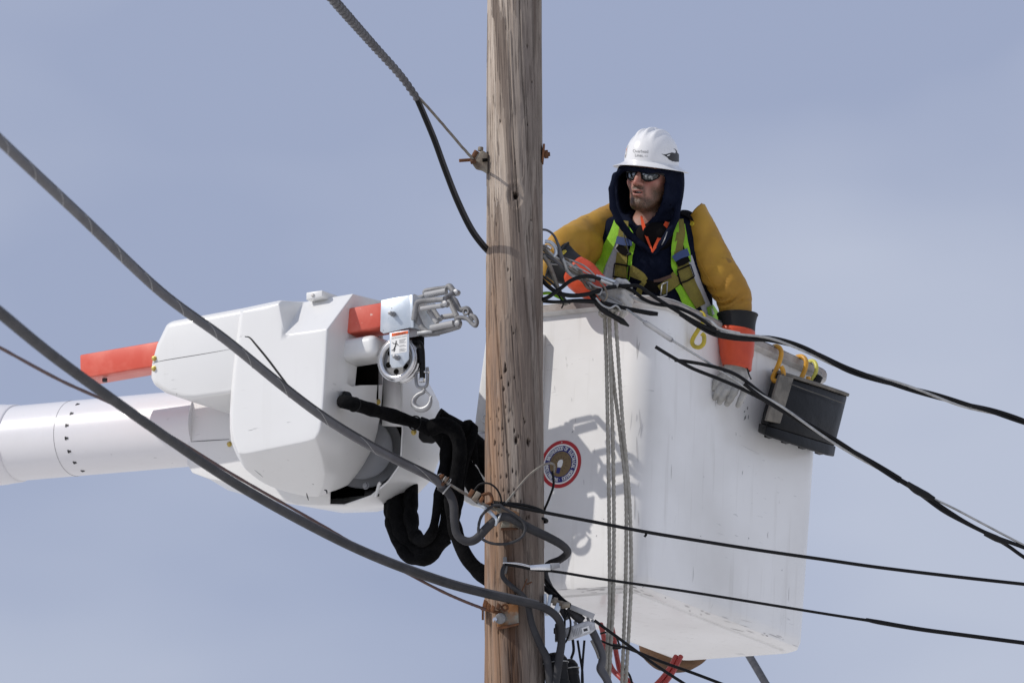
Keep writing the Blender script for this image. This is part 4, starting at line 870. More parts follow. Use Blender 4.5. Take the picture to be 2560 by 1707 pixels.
def strip(name, pts, w, m, parent, nrm=None, th=.004, n=6):
    """a band of cloth through pixel points (px, py, y)"""
    p = catmull([P(*a) for a in pts], n); t = np.gradient(p, axis=0); ww = np.interp(np.linspace(0, 1, len(p)), np.linspace(0, 1, len(w)), w)/1340; b = []
    for i in range(len(p)):
        nn = -ray(1600, 600) if nrm is None else nrm; s = unit(np.cross(t[i], nn)); b += [p[i]+s*ww[i], p[i]-s*ww[i], p[i]-s*ww[i]-nn*th, p[i]+s*ww[i]-nn*th]
    k = len(p); f = [(4*i+j, 4*i+(j+1) % 4, 4*i+4+(j+1) % 4, 4*i+4+j) for i in range(k-1) for j in range(4)]+[(0, 1, 2, 3), (4*k-1, 4*k-2, 4*k-3, 4*k-4)]
    return mk(name, b, f, m, parent, sharp=50)
strip('shirt_collar', [(1603, 540, .535), (1608, 562, .525), (1616, 590, .51), (1625, 614, .495), (1631, 630, .488)], [5, 9, 7, 5, 4], M['collar'], person)
strip('shirt_collar', [(1668, 555, .535), (1660, 575, .52), (1648, 598, .505), (1637, 618, .492), (1630, 631, .487)], [10, 15, 11, 8, 4], M['collar'], person)

def sd_chest(p): return np.minimum(sd_hoodie(p), sd_torso(p)-.002)
def drape(name, pts, w, m, parent, off=.004, th=.003, step=5.0):
    """webbing or cloth lying on the chest: its edges follow the body's skin"""
    p = catmull([(a[0], a[1], 0) for a in pts], 8)[:, :2]; s = np.concatenate([[0], np.cumsum(np.linalg.norm(np.diff(p, axis=0), axis=1))]); n = max(2, int(s[-1]/step)+1); u = np.linspace(0, s[-1], n)
    p = np.stack([np.interp(u, s, p[:, 0]), np.interp(u, s, p[:, 1])], 1); t = np.gradient(p, axis=0); t /= np.linalg.norm(t, axis=1)[:, None]; ww = np.interp(np.linspace(0, 1, n), np.linspace(0, 1, len(w)), w)/2
    cols = 4; pp = []
    for i in range(n):
        for k in range(cols): o = (k/(cols-1)*2-1)*ww[i]; pp.append((p[i][0]-t[i][1]*o, p[i][1]+t[i][0]*o))
    R_ = np.array([ray(*a) for a in pp]); tt = np.full(len(pp), 24.6)
    for _ in range(28): tt += np.clip(sd_torso_f(CAM+R_*tt[:, None]), -.05, .3)*.9
    far = tt > 26.2
    if far.any() and not far.all(): tt[far] = tt[~far].max()
    V = [(CAM+r*u_, None) for r, u_ in zip(R_, tt)]
    # smooth depth so that bands bridge folds
    D = np.array([np.dot(a-CAM, CF) for a, _ in V]).reshape(n, cols); 
    for _ in range(3): D[1:-1] = (D[:-2]+D[1:-1]*2+D[2:])/4
    A = []; 
    for idx, (a, nn) in enumerate(V):
        r = unit(a-CAM); dd = D.reshape(-1)[idx]; A.append(CAM+r*(dd/np.dot(r, CF))-CF*(off))
    Bk = [a+CF*th for a in A]; v = A+Bk; N_ = n*cols; f = []
    for i in range(n-1):
        for k in range(cols-1):
            q = (i*cols+k, i*cols+k+1, (i+1)*cols+k+1, (i+1)*cols+k); f += [q, tuple(N_+j for j in q[::-1])]
        for k in (0, cols-1): q = (i*cols+k, (i+1)*cols+k); f.append((q[0], q[1], N_+q[1], N_+q[0]))
    for i in (0, n-1):
        for k in range(cols-1): f.append((i*cols+k, i*cols+k+1, N_+i*cols+k+1, N_+i*cols+k))
    return mk(name, v, f, m, parent, sharp=50)
def sd_torso_f(p): return smin(sd_torso(p)-.002, sd_cap(p, SL, SR, .086), .03)
# safety vest: grey mesh panels and lime borders
vest = drape('vest_panel', [(1556, 560), (1548, 600), (1536, 645), (1524, 690), (1516, 730)], [14, 30, 38, 42, 46], M['mesh'], person, .006)
drape('vest_panel', [(1722, 640), (1736, 690), (1752, 735), (1775, 790)], [16, 22, 24, 26], M['mesh'], person, .006)
drape('vest_border', [(1545, 540), (1534, 585), (1517, 625), (1502, 660), (1488, 705)], [12, 22, 26, 24, 24], M['lime'], person, .010)
drape('vest_border', [(1566, 566), (1578, 585), (1582, 612), (1576, 640), (1572, 680), (1562, 716)], [10, 11, 11, 10, 12, 9], M['lime'], person, .010)
drape('vest_border', [(1692, 545), (1690, 580), (1683, 625), (1684, 660), (1690, 680), (1683, 695)], [8, 13, 12, 9, 14, 8], M['lime'], person, .016)
drape('vest_border', [(1708, 560), (1712, 600), (1720, 630), (1724, 655)], [8, 14, 12, 8], M['lime'], person, .012)
drape('vest_border', [(1694, 716), (1708, 735), (1722, 765), (1736, 800)], [16, 24, 26, 28], M['lime'], person, .012)
drape('vest_border', [(1775, 765), (1790, 800), (1800, 830)], [18, 30, 30], M['lime'], person, .012)
# harness webbing
hr = drape('harness_strap', [(1562, 552), (1558, 580), (1557, 600), (1556, 628)], [18, 24, 25, 24], M['olive'], person, .016)
drape('harness_strap', [(1555, 632), (1552, 664), (1550, 700), (1548, 745)], [27, 29, 33, 30], M['olive'], person, .018)
drape('strap_keeper', [(1540, 600), (1560, 604), (1580, 606)], [19, 20, 18], M['blueplastic'], person, .028)
drape('strap_band', [(1544, 615), (1556, 626), (1568, 634)], [16, 20, 14], M['tee'], person, .023)
drape('strap_band', [(1536, 659), (1554, 662), (1574, 666)], [4, 4, 4], M['tee'], person, .026)
drape('strap_band', [(1532, 691), (1550, 695), (1570, 699)], [4, 4, 4], M['tee'], person, .026)
drape('strap_band', [(1573, 664), (1570, 698)], [4, 4], M['tee'], person, .026); drape('strap_band', [(1536, 660), (1532, 694)], [3, 3], M['tee'], person, .026)
drape('harness_strap', [(1700, 548), (1702, 580), (1697, 612), (1696, 640)], [16, 22, 22, 22], M['olive'], person, .016)
drape('harness_strap', [(1704, 648), (1712, 680), (1724, 712), (1740, 742), (1752, 765)], [28, 34, 34, 32, 26], M['olive'], person, .018)
drape('strap_keeper', [(1684, 648), (1700, 638), (1721, 630)], [16, 18, 20], M['blueplastic'], person, .028)
drape('strap_band', [(1692, 660), (1706, 654), (1722, 646)], [16, 18, 16], M['tee'], person, .024)
drape('strap_band', [(1692, 677), (1710, 669), (1726, 662)], [4, 4, 4], M['tee'], person, .026); drape('strap_band', [(1700, 708), (1718, 702), (1735, 692)], [4, 4, 4], M['tee'], person, .026)
drape('strap_band', [(1693, 678), (1701, 708)], [4, 4], M['tee'], person, .026); drape('strap_band', [(1726, 662), (1736, 692)], [3, 3], M['tee'], person, .026)
drape('chest_strap', [(1572, 674), (1590, 684), (1604, 692), (1614, 702)], [26, 26, 22, 14], M['olive'], person, .022)
drape('chest_strap', [(1614, 702), (1602, 716), (1596, 735)], [8, 14, 16], M['olive'], person, .024)
drape('chest_strap', [(1610, 712), (1630, 716), (1648, 722)], [26, 28, 26], M['tee'], person, .020)
drape('chest_strap', [(1650, 726), (1672, 712), (1694, 692)], [26, 30, 34], M['olive'], person, .024)
drape('leather_strap', [(1634, 703), (1652, 700), (1678, 690)], [6, 9, 8], M['leather'], person, .028)
for (x0, y0, x1, y1) in ((1655, 712, 1651, 741), (1668, 706, 1666, 737), (1654, 712, 1670, 704), (1651, 742, 1667, 737)):
    a, _ = march(x0, y0, sd_torso_f); c, _ = march(x1, y1, sd_torso_f); b = MB(); b.add(*cyl_vf(a-CF*.034, c-CF*.034, .0026, 8)); b.build('buckle_bar', M['steel'], person)
drape('shoulder_pad', [(1702, 530), (1716, 533), (1730, 541), (1742, 552)], [10, 16, 18, 14], M['tee'], person, .014)
a = [march(x, y, sd_torso_f)[0] for x, y in ((1556, 560), (1560, 590), (1567, 615), (1573, 636))]; b = MB(); b.add(*tube_vf(catmull([p-CF*.036 for p in a], 5), .0022, 8)); cord = b.build('hood_cord', M['inkblack'], person)
b = MB(); e = a[-1]-CF*.036; b.add(*cyl_vf(e+np.array([.006, 0, .004]), e+np.array([-.008, 0, -.004]), .0052, 10)); b.build('cord_toggle', M['blackp'], cord, bevel=.001)
b = MB(); b.add(*tube_vf(np.array([P(1668, 580, .49), P(1662, 598, .485), P(1654, 613, .485)]), .0018, 8)); b.build('zip_pull', M['steel'], person)

# sunglasses
gl = MB(); th = np.radians(np.linspace(-88, 88, 41)); pz = lambda t, z, o=0.: hw((.075+o)*math.sin(t), .024+(.076+o)*math.cos(t)-.10*max(0, abs(z)-.01), z)
for sgn in (-1, 1):
    V = []; nu, nv = 15, 9
    for i in range(nu):
        t = sgn*math.radians(9+50*i/(nu-1)); u = i/(nu-1); top = .0155-.004*u; bot = -.0215+.016*u**1.6+.010*(1-u)**4
        for k in range(nv): z = bot+(top-bot)*k/(nv-1); V.append(pz(t, z, .003*math.sin(math.pi*k/(nv-1))*math.sin(math.pi*min(max(u, .05), .95))))
    F = [(i*nv+k, i*nv+k+1, (i+1)*nv+k+1, (i+1)*nv+k) for i in range(nu-1) for k in range(nv-1)]
    o = mk('sunglass_lens', V, F, M['lens'], person); md = o.modifiers.new('thick', 'SOLIDIFY'); md.thickness = .002
V = []
for t in th:
    z0 = .0125-.004*abs(math.sin(t)); h = .0060 if abs(t) > .15 else .0075
    V += [pz(t, z0, .006), pz(t, z0+h, .006), pz(t, z0+h, -.001), pz(t, z0, -.001)]
n = len(th); F = [(4*i+k, 4*i+(k+1) % 4, 4*i+4+(k+1) % 4, 4*i+4+k) for i in range(n-1) for k in range(4)]+[(0, 1, 2, 3), (4*n-1, 4*n-2, 4*n-3, 4*n-4)]
frm = mk('sunglass_frame', V, F, M['blackp'], person, sharp=50)
for s_ in (-1, 1):
    b = MB(); b.add(*tube_vf(catmull([pz(s_*.13, .013, .004), pz(s_*.17, .0, .005), pz(s_*.26, -.014, .004), pz(s_*.46, -.0205, .003), pz(s_*.75, -.014, .003), pz(s_*1.02, .0, .004), pz(s_*1.08, .011, .004)], 4), .0022, 6)); b.build('lens_rim', M['blackp'], frm)

# hard hat
HC = P(1629, 417, .565)
def hel(x, y, z): return HC+HX*x+HF*y+HU*z
def helmet():
    na = 120; rings = []; hh = .141; AL, AB = .101, .121
    def rg(fr, z, ridge=True):
        out = []
        for k in range(na):
            t = 2*math.pi*k/na; x, y = AL*fr*math.cos(t), AB*fr*math.sin(t)+.003; bumpz = 0
            if ridge:
                for xi, am in ((0, 1.), (-.036, .8), (.036, .8)):
                    w = .0085; bumpz += am*.011*math.exp(-((x-xi)/w)**4)*max(0, min(1, (z-.058)/.03))*max(0, min(1, (.102-abs(y))/.035))
            out.append(hel(x*(1+bumpz*1.2), y, z+bumpz))
        return out
    top = [rg(max(.012, (1-(c)**2.35)**(1/2.35)), .012+(hh-.012)*c) for c in np.concatenate([np.linspace(.999, .6, 26), np.linspace(.58, 0, 14)])]
    def br(o, z, ex=1.):
        out = []
        for k in range(na):
            t = 2*math.pi*k/na; ca, sa = math.cos(t), math.sin(t); fr = 1+.12*max(0, sa)+.30*max(0, -sa)*.35
            out.append(hel((AL+o)*ca, (AB+o*fr)*sa+.003, z-.010*(o/.036)**2*abs(ca)*0+.004*(sa*sa)*(o/.036)))
        return out
    seq = top+[br(.003, .009), br(.008, .0055), br(.018, -.001), br(.030, -.007), br(.040, -.011), br(.0415, -.0125), br(.040, -.0138), br(.030, -.0105), br(.012, -.002), br(.001, .004), br(-.004, .012)]
    seq += [rg((1-(c)**2.35)**(1/2.35)*.965, .012+(hh-.016)*c, False) for c in (.3, .6, .85, .97)]
    v, f = loft_vf(seq); o = mk('hard_hat', v, f, M['helmet'], person, sharp=55); o['label'] = 'white full-brim hard hat with ridges and decals'; return o
hat = helmet(); HB = bvh_of(hat)
def decal(name, polys, m, off=.0008):
    b = MB()
    for v_, f_ in polys:
        pts = []
        for (x, y) in v_:
            for dx in (0, -2, 3, -5, 6, -9, 10):
                c, n = hit(HB, x+dx, y)
                if c is not None and np.dot(n, -ray(x, y)) > .05: break
            pts.append(c+n*off)
        b.add(pts, f_)
    return b.build(name, m, hat, smooth=False)
def txt_px(s, px, py, h, sx_, slant=.0):
    v_, f_ = text_mesh(s, sx_); return [((px+x*h, py-y*h+x*h*slant) for x, y in v_), f_]
decal('hat_lettering', [txt_px('Overhead', 1601.5, 379, 11.2, .86, .03), txt_px('Lines,', 1598, 389, 11.2, .86, .04), txt_px('LLC', 1615.5, 390.4, 6.2, .8, .05)], M['inkgrey'])
def cells(poly, st=1.1):
    xs_ = [p[0] for p in poly]; ys2 = [p[1] for p in poly]; V = []; F = []
    def ins(x, y):
        c = False; j = len(poly)-1
        for i in range(len(poly)):
            (xi, yi), (xj, yj) = poly[i], poly[j]
            if (yi > y) != (yj > y) and x < (xj-xi)*(y-yi)/(yj-yi)+xi: c = not c
            j = i
        return c
    y = min(ys2)
    while y < max(ys2):
        x = min(xs_)
        while x < max(xs_):
            if ins(x+st/2, y+st/2): b_ = len(V); V += [(x, y), (x+st, y), (x+st, y+st), (x, y+st)]; F.append((b_, b_+1, b_+2, b_+3))
            x += st
        y += st
    return V, F
eye = [(1654, 385.5), (1664, 386.5), (1672, 384), (1681, 381.5), (1688, 384), (1690, 379), (1687, 374), (1683, 372), (1688, 373), (1692, 378), (1693.5, 383), (1697, 385), (1699.5, 390), (1699.5, 405), (1690, 405), (1680, 403.5), (1672, 399), (1667, 393)]
decal('hat_emblem', [cells(eye)], M['inkblack'])
glint = [(1666, 389), (1675, 386), (1674, 389), (1668, 391)]; decal('emblem_glint', [cells(glint, .8)], M['white'], .0014)
stk = [(1561, 386), (1567, 363), (1569, 366), (1567, 386), (1564, 395), (1560, 394)]; decal('hat_sticker', [cells(stk, .9)], M['rimtop'], .0009)
decal('sticker_red', [([(1563, 380), (1567, 370), (1567.5, 374), (1565.5, 382)], [(0, 1, 2, 3)])], M['inkorange'], .0014); decal('sticker_black', [([(1560.5, 388), (1566, 388), (1565, 390), (1560.2, 390)], [(0, 1, 2, 3)]), ([(1560.2, 392), (1564.6, 392), (1564, 394.5), (1560.3, 394)], [(0, 1, 2, 3)])], M['inkblack'], .0014)
b = MB(); pts = [hel(.094*math.cos(t), .110*math.sin(t), z) for z in (.0, -.018) for t in np.linspace(math.pi*.93, math.pi*1.5, 12)]
pts2 = [hel(.090*math.cos(t), .106*math.sin(t), z) for z in (.0, -.018) for t in np.linspace(math.pi*.93, math.pi*1.5, 12)]
b.add(pts+pts2, [(i, i+1, 12+i+1, 12+i) for i in range(11)]+[(24+i, 24+12+i, 24+12+i+1, 24+i+1) for i in range(11)]+[(12+i, 13+i, 37+i, 36+i) for i in range(11)]); b.build('hat_band', M['lining'], hat)

# limbs: rings between two outline pixels
def ringloft(name, rg, m, parent, seg=26, caps=(True, True), wr=.0, solid=0., fine=4, seed=0., label=None, folds=()):
    C = [(P(*a, y)+P(*b_, y))/2 for a, b_, y, rd in rg]; E = [(P(*b_, y)-P(*a, y))/2 for a, b_, y, rd in rg]; D = [r[3] for r in rg]
    C = catmull(C, fine) if len(C) > 2 else np.array(C); E = catmull(E, fine) if len(E) > 2 else np.array(E); D = np.interp(np.linspace(0, 1, len(C)), np.linspace(0, 1, len(D)), D); T = np.gradient(C, axis=0)
    R = []
    for i in range(len(C)):
        t = unit(T[i]); e = E[i]; dn = unit(np.cross(unit(e), t)); dn = dn if dn[1] > 0 else -dn
        row = []
        for k in range(seg):
            a = 2*math.pi*k/seg; q = C[i]+e*math.cos(a)+dn*D[i]*math.sin(a)
            if wr: q = q+unit(q-C[i])*wr*(vnoise(q[0]*30+seed, q[1]*30, q[2]*45)-.5)*2
            for s0, w0, am, a0 in folds:
                q = q-unit(q-C[i])*am*math.exp(-((i/(len(C)-1)-s0-.06*math.sin(a*2))/w0)**2)*max(0, math.cos(a-a0))
            row.append(q)
        R.append(row)
    v, f = loft_vf(R, caps); o = mk(name, v, f, m, parent, sharp=70)
    if solid: md = o.modifiers.new('thick', 'SOLIDIFY'); md.thickness = solid; md.offset = -1
    if label: o['label'] = label
    return o
NO = (False, False)
ys_ = M['yellow']
slv = ringloft('rubber_sleeve', [((1717, 567), (1763, 513), .66, .060), ((1716, 592), (1785, 553), .65, .075), ((1724, 642), (1814, 612), .635, .078), ((1745, 692), (1846, 668), .625, .072), ((1774, 732), (1869, 712), .625, .066), ((1792, 762), (1880, 748), .635, .060), ((1800, 790), (1879, 790), .64, .055)], ys_, person, caps=NO, wr=.0035, solid=.005, fine=8, seg=40, folds=[(.60, .025, .012, -2.4), (.70, .02, .014, -2.6), (.79, .022, .016, -2.2), (.88, .02, .010, -1.2), (.45, .03, .006, -2.0), (.30, .03, .006, -1.2)], label='yellow rubber sleeve hanging over the bucket side')
b = MB(); c, n = hit(bvh_of(slv), 1731, 560); b.add(*tube_vf(np.array([c, c+n*.003]), .0095, 16)); b.add(*torus_vf(c+n*.003, n, .007, .0018, 16, 6)); b.build('sleeve_button', M['hook_y'], slv, sharp=60)
b = MB(); b.add(*box_vf(P(1752, 515, .63), (.007, 0, .006), (0, .006, 0), (-.003, 0, .005))); b.build('sleeve_tab', ys_, slv, bevel=.001)
ringloft('rubber_sleeve', [((1560, 494), (1552, 655), .78, .070), ((1512, 514), (1508, 664), .715, .078), ((1466, 538), (1468, 664), .61, .078), ((1420, 560), (1432, 668), .47, .072), ((1388, 580), (1404, 690), .40, .066), ((1368, 606), (1380, 712), .37, .056), ((1359, 640), (1364, 712), .35, .040), ((1356, 668), (1357, 700), .35, .012)], ys_, person, caps=(False, True), wr=.004, solid=.005, seed=9., fine=8, seg=40, folds=[(.42, .02, .010, -.6), (.52, .022, .018, -.4), (.60, .018, .022, -1.2), (.68, .02, .014, -1.6), (.28, .03, .008, -1.6)], label='yellow rubber sleeve on the arm reaching to the pole')
# folded elbow crease and seam ridge
def seam(pts, o_, nm='sleeve_seam', r=.0016):
    bb = bvh_of(o_); q = []
    for x, y in pts:
        c, n = hit(bb, x, y)
        if c is not None: q.append(c+n*.0006)
    b = MB(); b.add(*tube_vf(catmull(q, 4), r, 6)); return b.build(nm, ys_, o_)
seam([(1740, 640), (1756, 668), (1774, 700), (1790, 730), (1802, 752)], slv)
# cuffs, gauntlets, gloves
def cuff(rg, rim, nm): 
    o = ringloft(nm, rg, M['cuff'], person, caps=NO, solid=.004); return o
ck = ringloft('rubber_cuff', [((1795, 786), (1892, 788), .64, .070), ((1797, 790), (1890, 793), .64, .068), ((1800, 806), (1886, 810), .64, .064), ((1801, 835), (1884, 838), .64, .060)], M['cuff'], person, caps=NO, solid=.005)
def ringat(a, c, y, rd, r, m, parent, nm):
    C = (P(*a, y)+P(*c, y))/2; e = (P(*c, y)-P(*a, y))/2; t = np.linspace(0, 2*math.pi, 33); dn = np.array([0, 1., 0]); dn = unit(dn-unit(e)*np.dot(dn, unit(e)))
    p = np.array([C+e*math.cos(q)+dn*rd*math.sin(q) for q in t]); b = MB(); b.add(*tube_vf(p, r, 8, caps=False)); return b.build(nm, m, parent, sharp=70)
ringat((1794, 786), (1893, 788), .64, .071, .0045, M['cuff'], ck, 'cuff_roll')
def patch(o_, pts, m, nm, off=.0012):
    bb = bvh_of(o_); q = [hit(bb, x, y) for x, y in pts]; q = [c+n*off for c, n in q if c is not None]; return mk(nm, q, [tuple(range(len(q)))], m, o_, smooth=False)
patch(ck, [(1858, 775), (1862, 772), (1872, 777), (1884, 784), (1886, 789), (1884, 792), (1874, 788), (1862, 781)], M['hook_y'], 'cuff_label')
gnt = ringloft('leather_gauntlet', [((1798, 818), (1885, 830), .64, .064), ((1799, 850), (1884, 854), .64, .062), ((1802, 882), (1881, 888), .64, .058), ((1808, 908), (1876, 922), .64, .050), ((1810, 912), (1875, 926), .64, .046)], M['orange'], person, caps=NO, wr=.0025, solid=.004, seed=3.)
seamL = [(1821, 822), (1821, 850), (1820, 880), (1818, 906)]; bb = bvh_of(gnt); q = [hit(bb, *p_) for p_ in seamL]; b = MB(); b.add(*tube_vf(catmull([c+n*.0005 for c, n in q], 4), .0016, 6)); b.build('gauntlet_seam', M['leather'], gnt)
ringloft('glove_wrist', [((1811, 904), (1873, 916), .64, .040), ((1808, 922), (1872, 930), .64, .036), ((1806, 936), (1874, 942), .645, .030)], M['glove'], person, caps=NO, wr=.002, solid=.003)
wb = ringloft('wrist_strap', [((1816, 903), (1874, 915), .638, .043), ((1815, 911), (1875, 924), .638, .043)], M['blackp'], person, caps=NO, solid=.003)
b = MB(); b.add(*tube_vf(catmull([P(1868, 920, .60), P(1872, 935, .60), P(1878, 948, .60)], 4), .003, 6)); b.build('strap_tail', M['blackp'], wb)
def hand(fingers, palm, k=.008):
    def f(p):
        d = None
        for c, r, ax in palm:
            e = sd_ell(p, c, r, ax); d = e if d is None else smin(d, e, .02)
        fd = None
        for pts, rs in fingers:
            e = sd_chain(p, pts, rs, .004); fd = e if fd is None else np.minimum(fd, e)
        return smin(d, fd, k)+.0016*(vnoise(p[:, 0]*90, p[:, 1]*90, p[:, 2]*60)-.5)
    return f
Q = lambda a, b_, y: P(a, b_, y)
yL = .62
fing = [([Q(1815, 955, yL), Q(1804, 968, yL-.012), Q(1794, 982, yL-.010), Q(1787, 994, yL+.004)], [.0150, .0145, .0135, .0115]),
        ([Q(1828, 958, yL), Q(1816, 976, yL-.016), Q(1806, 992, yL-.012), Q(1799, 1005, yL+.004)], [.0152, .0148, .0138, .0115]),
        ([Q(1844, 960, yL), Q(1835, 980, yL-.016), Q(1825, 997, yL-.012), Q(1818, 1009, yL+.003)], [.0150, .0145, .0135, .0115]),
        ([Q(1862, 958, yL), Q(1860, 980, yL-.010), Q(1852, 1000, yL-.008), Q(1845, 1013, yL+.002)], [.0145, .0138, .0128, .0108]),
        ([Q(1818, 932, yL+.01), Q(1802, 944, yL+.0), Q(1791, 957, yL-.004), Q(1786, 971, yL+.0)], [.0170, .0160, .0145, .0120])]
palm = [(Q(1840, 944, yL+.005), (.046, .022, .036), None), (Q(1842, 925, yL+.012), (.040, .026, .030), None)]
hl_ = sdf_obj('glove', hand(fing, palm), Q(1770, 1030, yL)-np.array([0, .06, 0]), Q(1885, 895, yL)+np.array([0, .07, 0]), .0028, M['glove'], person); hl_['label'] = 'grey leather glove hanging open against the bucket side'
# the arm at the pole
ck2 = ringloft('rubber_cuff', [((1421, 609), (1366, 690), .30, .054), ((1428, 617), (1373, 697), .295, .052), ((1440, 630), (1390, 706), .285, .050), ((1462, 648), (1414, 710), .265, .048)], M['cuff'], person, caps=NO, solid=.005)
ringat((1421, 608), (1365, 690), .30, .055, .0042, M['cuff'], ck2, 'cuff_roll')
patch(ck2, [(1404, 630), (1408, 626), (1414, 625), (1417, 629), (1412, 634), (1406, 638)], M['hook_y'], 'cuff_label')
ringloft('leather_gauntlet', [((1460, 646), (1411, 706), .268, .052), ((1484, 660), (1434, 730), .25, .050), ((1506, 684), (1462, 748), .235, .046), ((1526, 706), (1488, 757), .22, .041), ((1545, 722), (1512, 764), .21, .036)], M['orange'], person, caps=NO, wr=.003, solid=.004, seed=5.)
yR = .15
fing = [([Q(1540, 716, yR), Q(1560, 716, yR-.03), Q(1574, 734, yR-.03), Q(1572, 752, yR-.012)], [.0155, .015, .014, .012]),
        ([Q(1538, 726, yR), Q(1560, 730, yR-.034), Q(1575, 750, yR-.032), Q(1570, 768, yR-.012)], [.0155, .015, .014, .012]),
        ([Q(1536, 738, yR), Q(1556, 746, yR-.034), Q(1571, 766, yR-.030), Q(1563, 782, yR-.012)], [.0150, .0145, .0138, .012]),
        ([Q(1532, 750, yR), Q(1548, 762, yR-.030), Q(1560, 780, yR-.026), Q(1552, 793, yR-.012)], [.0145, .0138, .0128, .011]),
        ([Q(1530, 716, yR), Q(1546, 706, yR-.02), Q(1562, 708, yR-.03), Q(1574, 718, yR-.02)], [.0165, .0155, .0142, .012])]
palm = [(Q(1538, 736, yR+.005), (.034, .030, .044), None), (Q(1524, 738, yR+.01), (.034, .032, .036), None)]
hr_ = sdf_obj('glove', hand(fing, palm), Q(1480, 815, yR)-np.array([0, .09, 0]), Q(1605, 685, yR)+np.array([0, .08, 0]), .0028, M['glovepale'], person); hr_['label'] = 'pale leather glove gripping the line at the bucket corner'
# ------------------------------------------------------------ cables, wires, ropes
def rpx(w, y): return w/2*(DIST+y*.977)/FPX
def cable(name, pts, w, m, label=None, cat='cable', group=None, parent=None, n=10, sides=12, **k):
    p = catmull([P(*q) for q in pts], n); ww = np.interp(np.linspace(0, 1, len(p)), np.linspace(0, 1, len(w)), w) if np.ndim(w) else np.full(len(p), float(w))
    r = np.array([rpx(a, q[1]) for a, q in zip(ww, p)])
    v, f = tube_vf(p, r, sides, **k); o = mk(name, v, f, M[m] if isinstance(m, str) else m, parent, sharp=70)
    if parent is None: tag(o, label, cat, group)
    return o
def lash(name, pts, off, pitch, r, m, parent, phase=0.):
    p = catmull([P(*q) for q in pts], 10); h = helix(p, off, pitch, phase, .02); b = MB(); b.add(*tube_vf(h, r, 5)); return b.build(name, M[m], parent, sharp=80)
FC = 'thick aerial cables in the foreground'
# twisted cable from the top
top = [(800, -42, -2.2), (835, 2, -2.0), (930, 110, -1.2), (1000, 188, -.7), (1042, 246, -.4)]
o = cable('lashed_cable', top, [22, 21, 19, 17, 14], 'cablegrey', 'grey spiral-wrapped cable coming down from the top edge to the pole', 'cable', FC, lobes=0)
p_ = catmull([P(*q) for q in top], 10); rr = np.linspace(rpx(27, -2), rpx(17, -.4), 40)
for ph in (0,): b = MB(); b.add(*tube_vf(helix(p_, rr*.80, .062, ph, .005), .0050, 7)); b.build('wrap_strand', M['cablegrey'], o, sharp=80)
cable('support_strand', [(1026, 224, -.45), (1060, 258, -.36), (1110, 315, -.22), (1150, 362, -.12), (1186, 402, -.06)], 7.5, 'strand', 'thin bare steel strand from the wrapped cable to the upper pole clamp', 'strand', lobes=5, lobe=.2, pitch=.06, sides=10)
b0 = [(1038, 240, -.4), (1058, 285, -.36), (1085, 350, -.30), (1112, 425, -.24), (1142, 502, -.17), (1175, 570, -.10), (1205, 612, -.05), (1232, 640, .05)]
tw = cable('drop_cable', b0, [13, 14, 14, 14, 15, 15], 'wire', 'black drop cable curving from the wrapped cable down behind the pole', 'cable')
cable('paired_wire', [(a+5, b_-3, y-.01) for a, b_, y in b0], [5, 6, 7, 8, 8, 8], 'cable', parent=tw)
# big lashed cable across the picture
c2 = [(-60, 290, -5.6), (0, 352, -5.2), (200, 540, -4.0), (400, 730, -2.9), (560, 848, -2.1), (700, 962, -1.45), (800, 1038, -1.05), (900, 1101, -.7), (1000, 1155, -.42), (1080, 1195, -.24), (1113, 1222, -.18)]
o = cable('lashed_cable', c2, [26, 26, 24, 22, 21, 20, 20, 20, 20, 19, 19], 'cablegrey', 'thick grey cable sloping from the left edge across the boom cover to the pole', 'cable', FC, sides=16)
lash('lashing_wire', c2, np.linspace(rpx(25.5, -5), rpx(19.5, -.2), 50), .42, .0011, 'alwire', o)
c2s = [(q[0]+5, q[1]-8, q[2]) for q in c2]; cable('messenger_strand', c2s, [12, 11, 10, 9, 9, 9, 9, 9, 9], 'cable', parent=o)
cable('bent_cable', [(1100, 1214, -.19), (1122, 1232, -.18), (1134, 1262, -.18), (1136, 1300, -.18), (1143, 1335, -.18), (1165, 1352, -.18), (1190, 1347, -.18), (1222, 1314, -.18), (1250, 1293, -.17), (1275, 1294, -.165), (1320, 1318, -.16), (1370, 1342, -.14), (1405, 1362, -.10), (1419, 1380, -.05), (1400, 1398, .0), (1372, 1410, .05), (1362, 1432, .07), (1372, 1462, .05), (1392, 1500, .02), (1418, 1545, 0)], [24, 22, 22, 21, 21, 22, 22, 21, 22, 23, 22, 20, 19, 18, 18, 17, 17, 18], 'cable', 'thick dark cable bent in a U and wrapped round the front of the pole', 'cable', n=8, sides=14)
for (px, py, y) in ((1116, 1226, -.18), (1244, 1296, -.175)):
    pass
st = cable('dead_end_strand', [(1085, 1188, -.22), (1120, 1208, -.2), (1160, 1232, -.18), (1205, 1258, -.17), (1240, 1275, -.16)], 8, 'strand', 'rusty strand with grips anchoring the thick cable to the pole hook', 'strand', lobes=4, lobe=.2, pitch=.06)
for i, (px, py, w, m) in enumerate(((1102, 1194, .012, 'rust'), (1112, 1200, .013, 'tanhw'), (1108, 1208, .011, 'rust'), (1178, 1233, .014, 'rust'), (1191, 1241, .018, 'tanhw'), (1204, 1248, .011, 'rust'))):
    b = MB(); c = P(px, py, -.205); v_, f_ = box_vf(c, unit((.85, 0, -.5))*w*.55, (0, .012, 0), unit((.5, 0, .85))*w); b.add(v_, f_); b.build('strand_clip', M[m], st, bevel=.003)
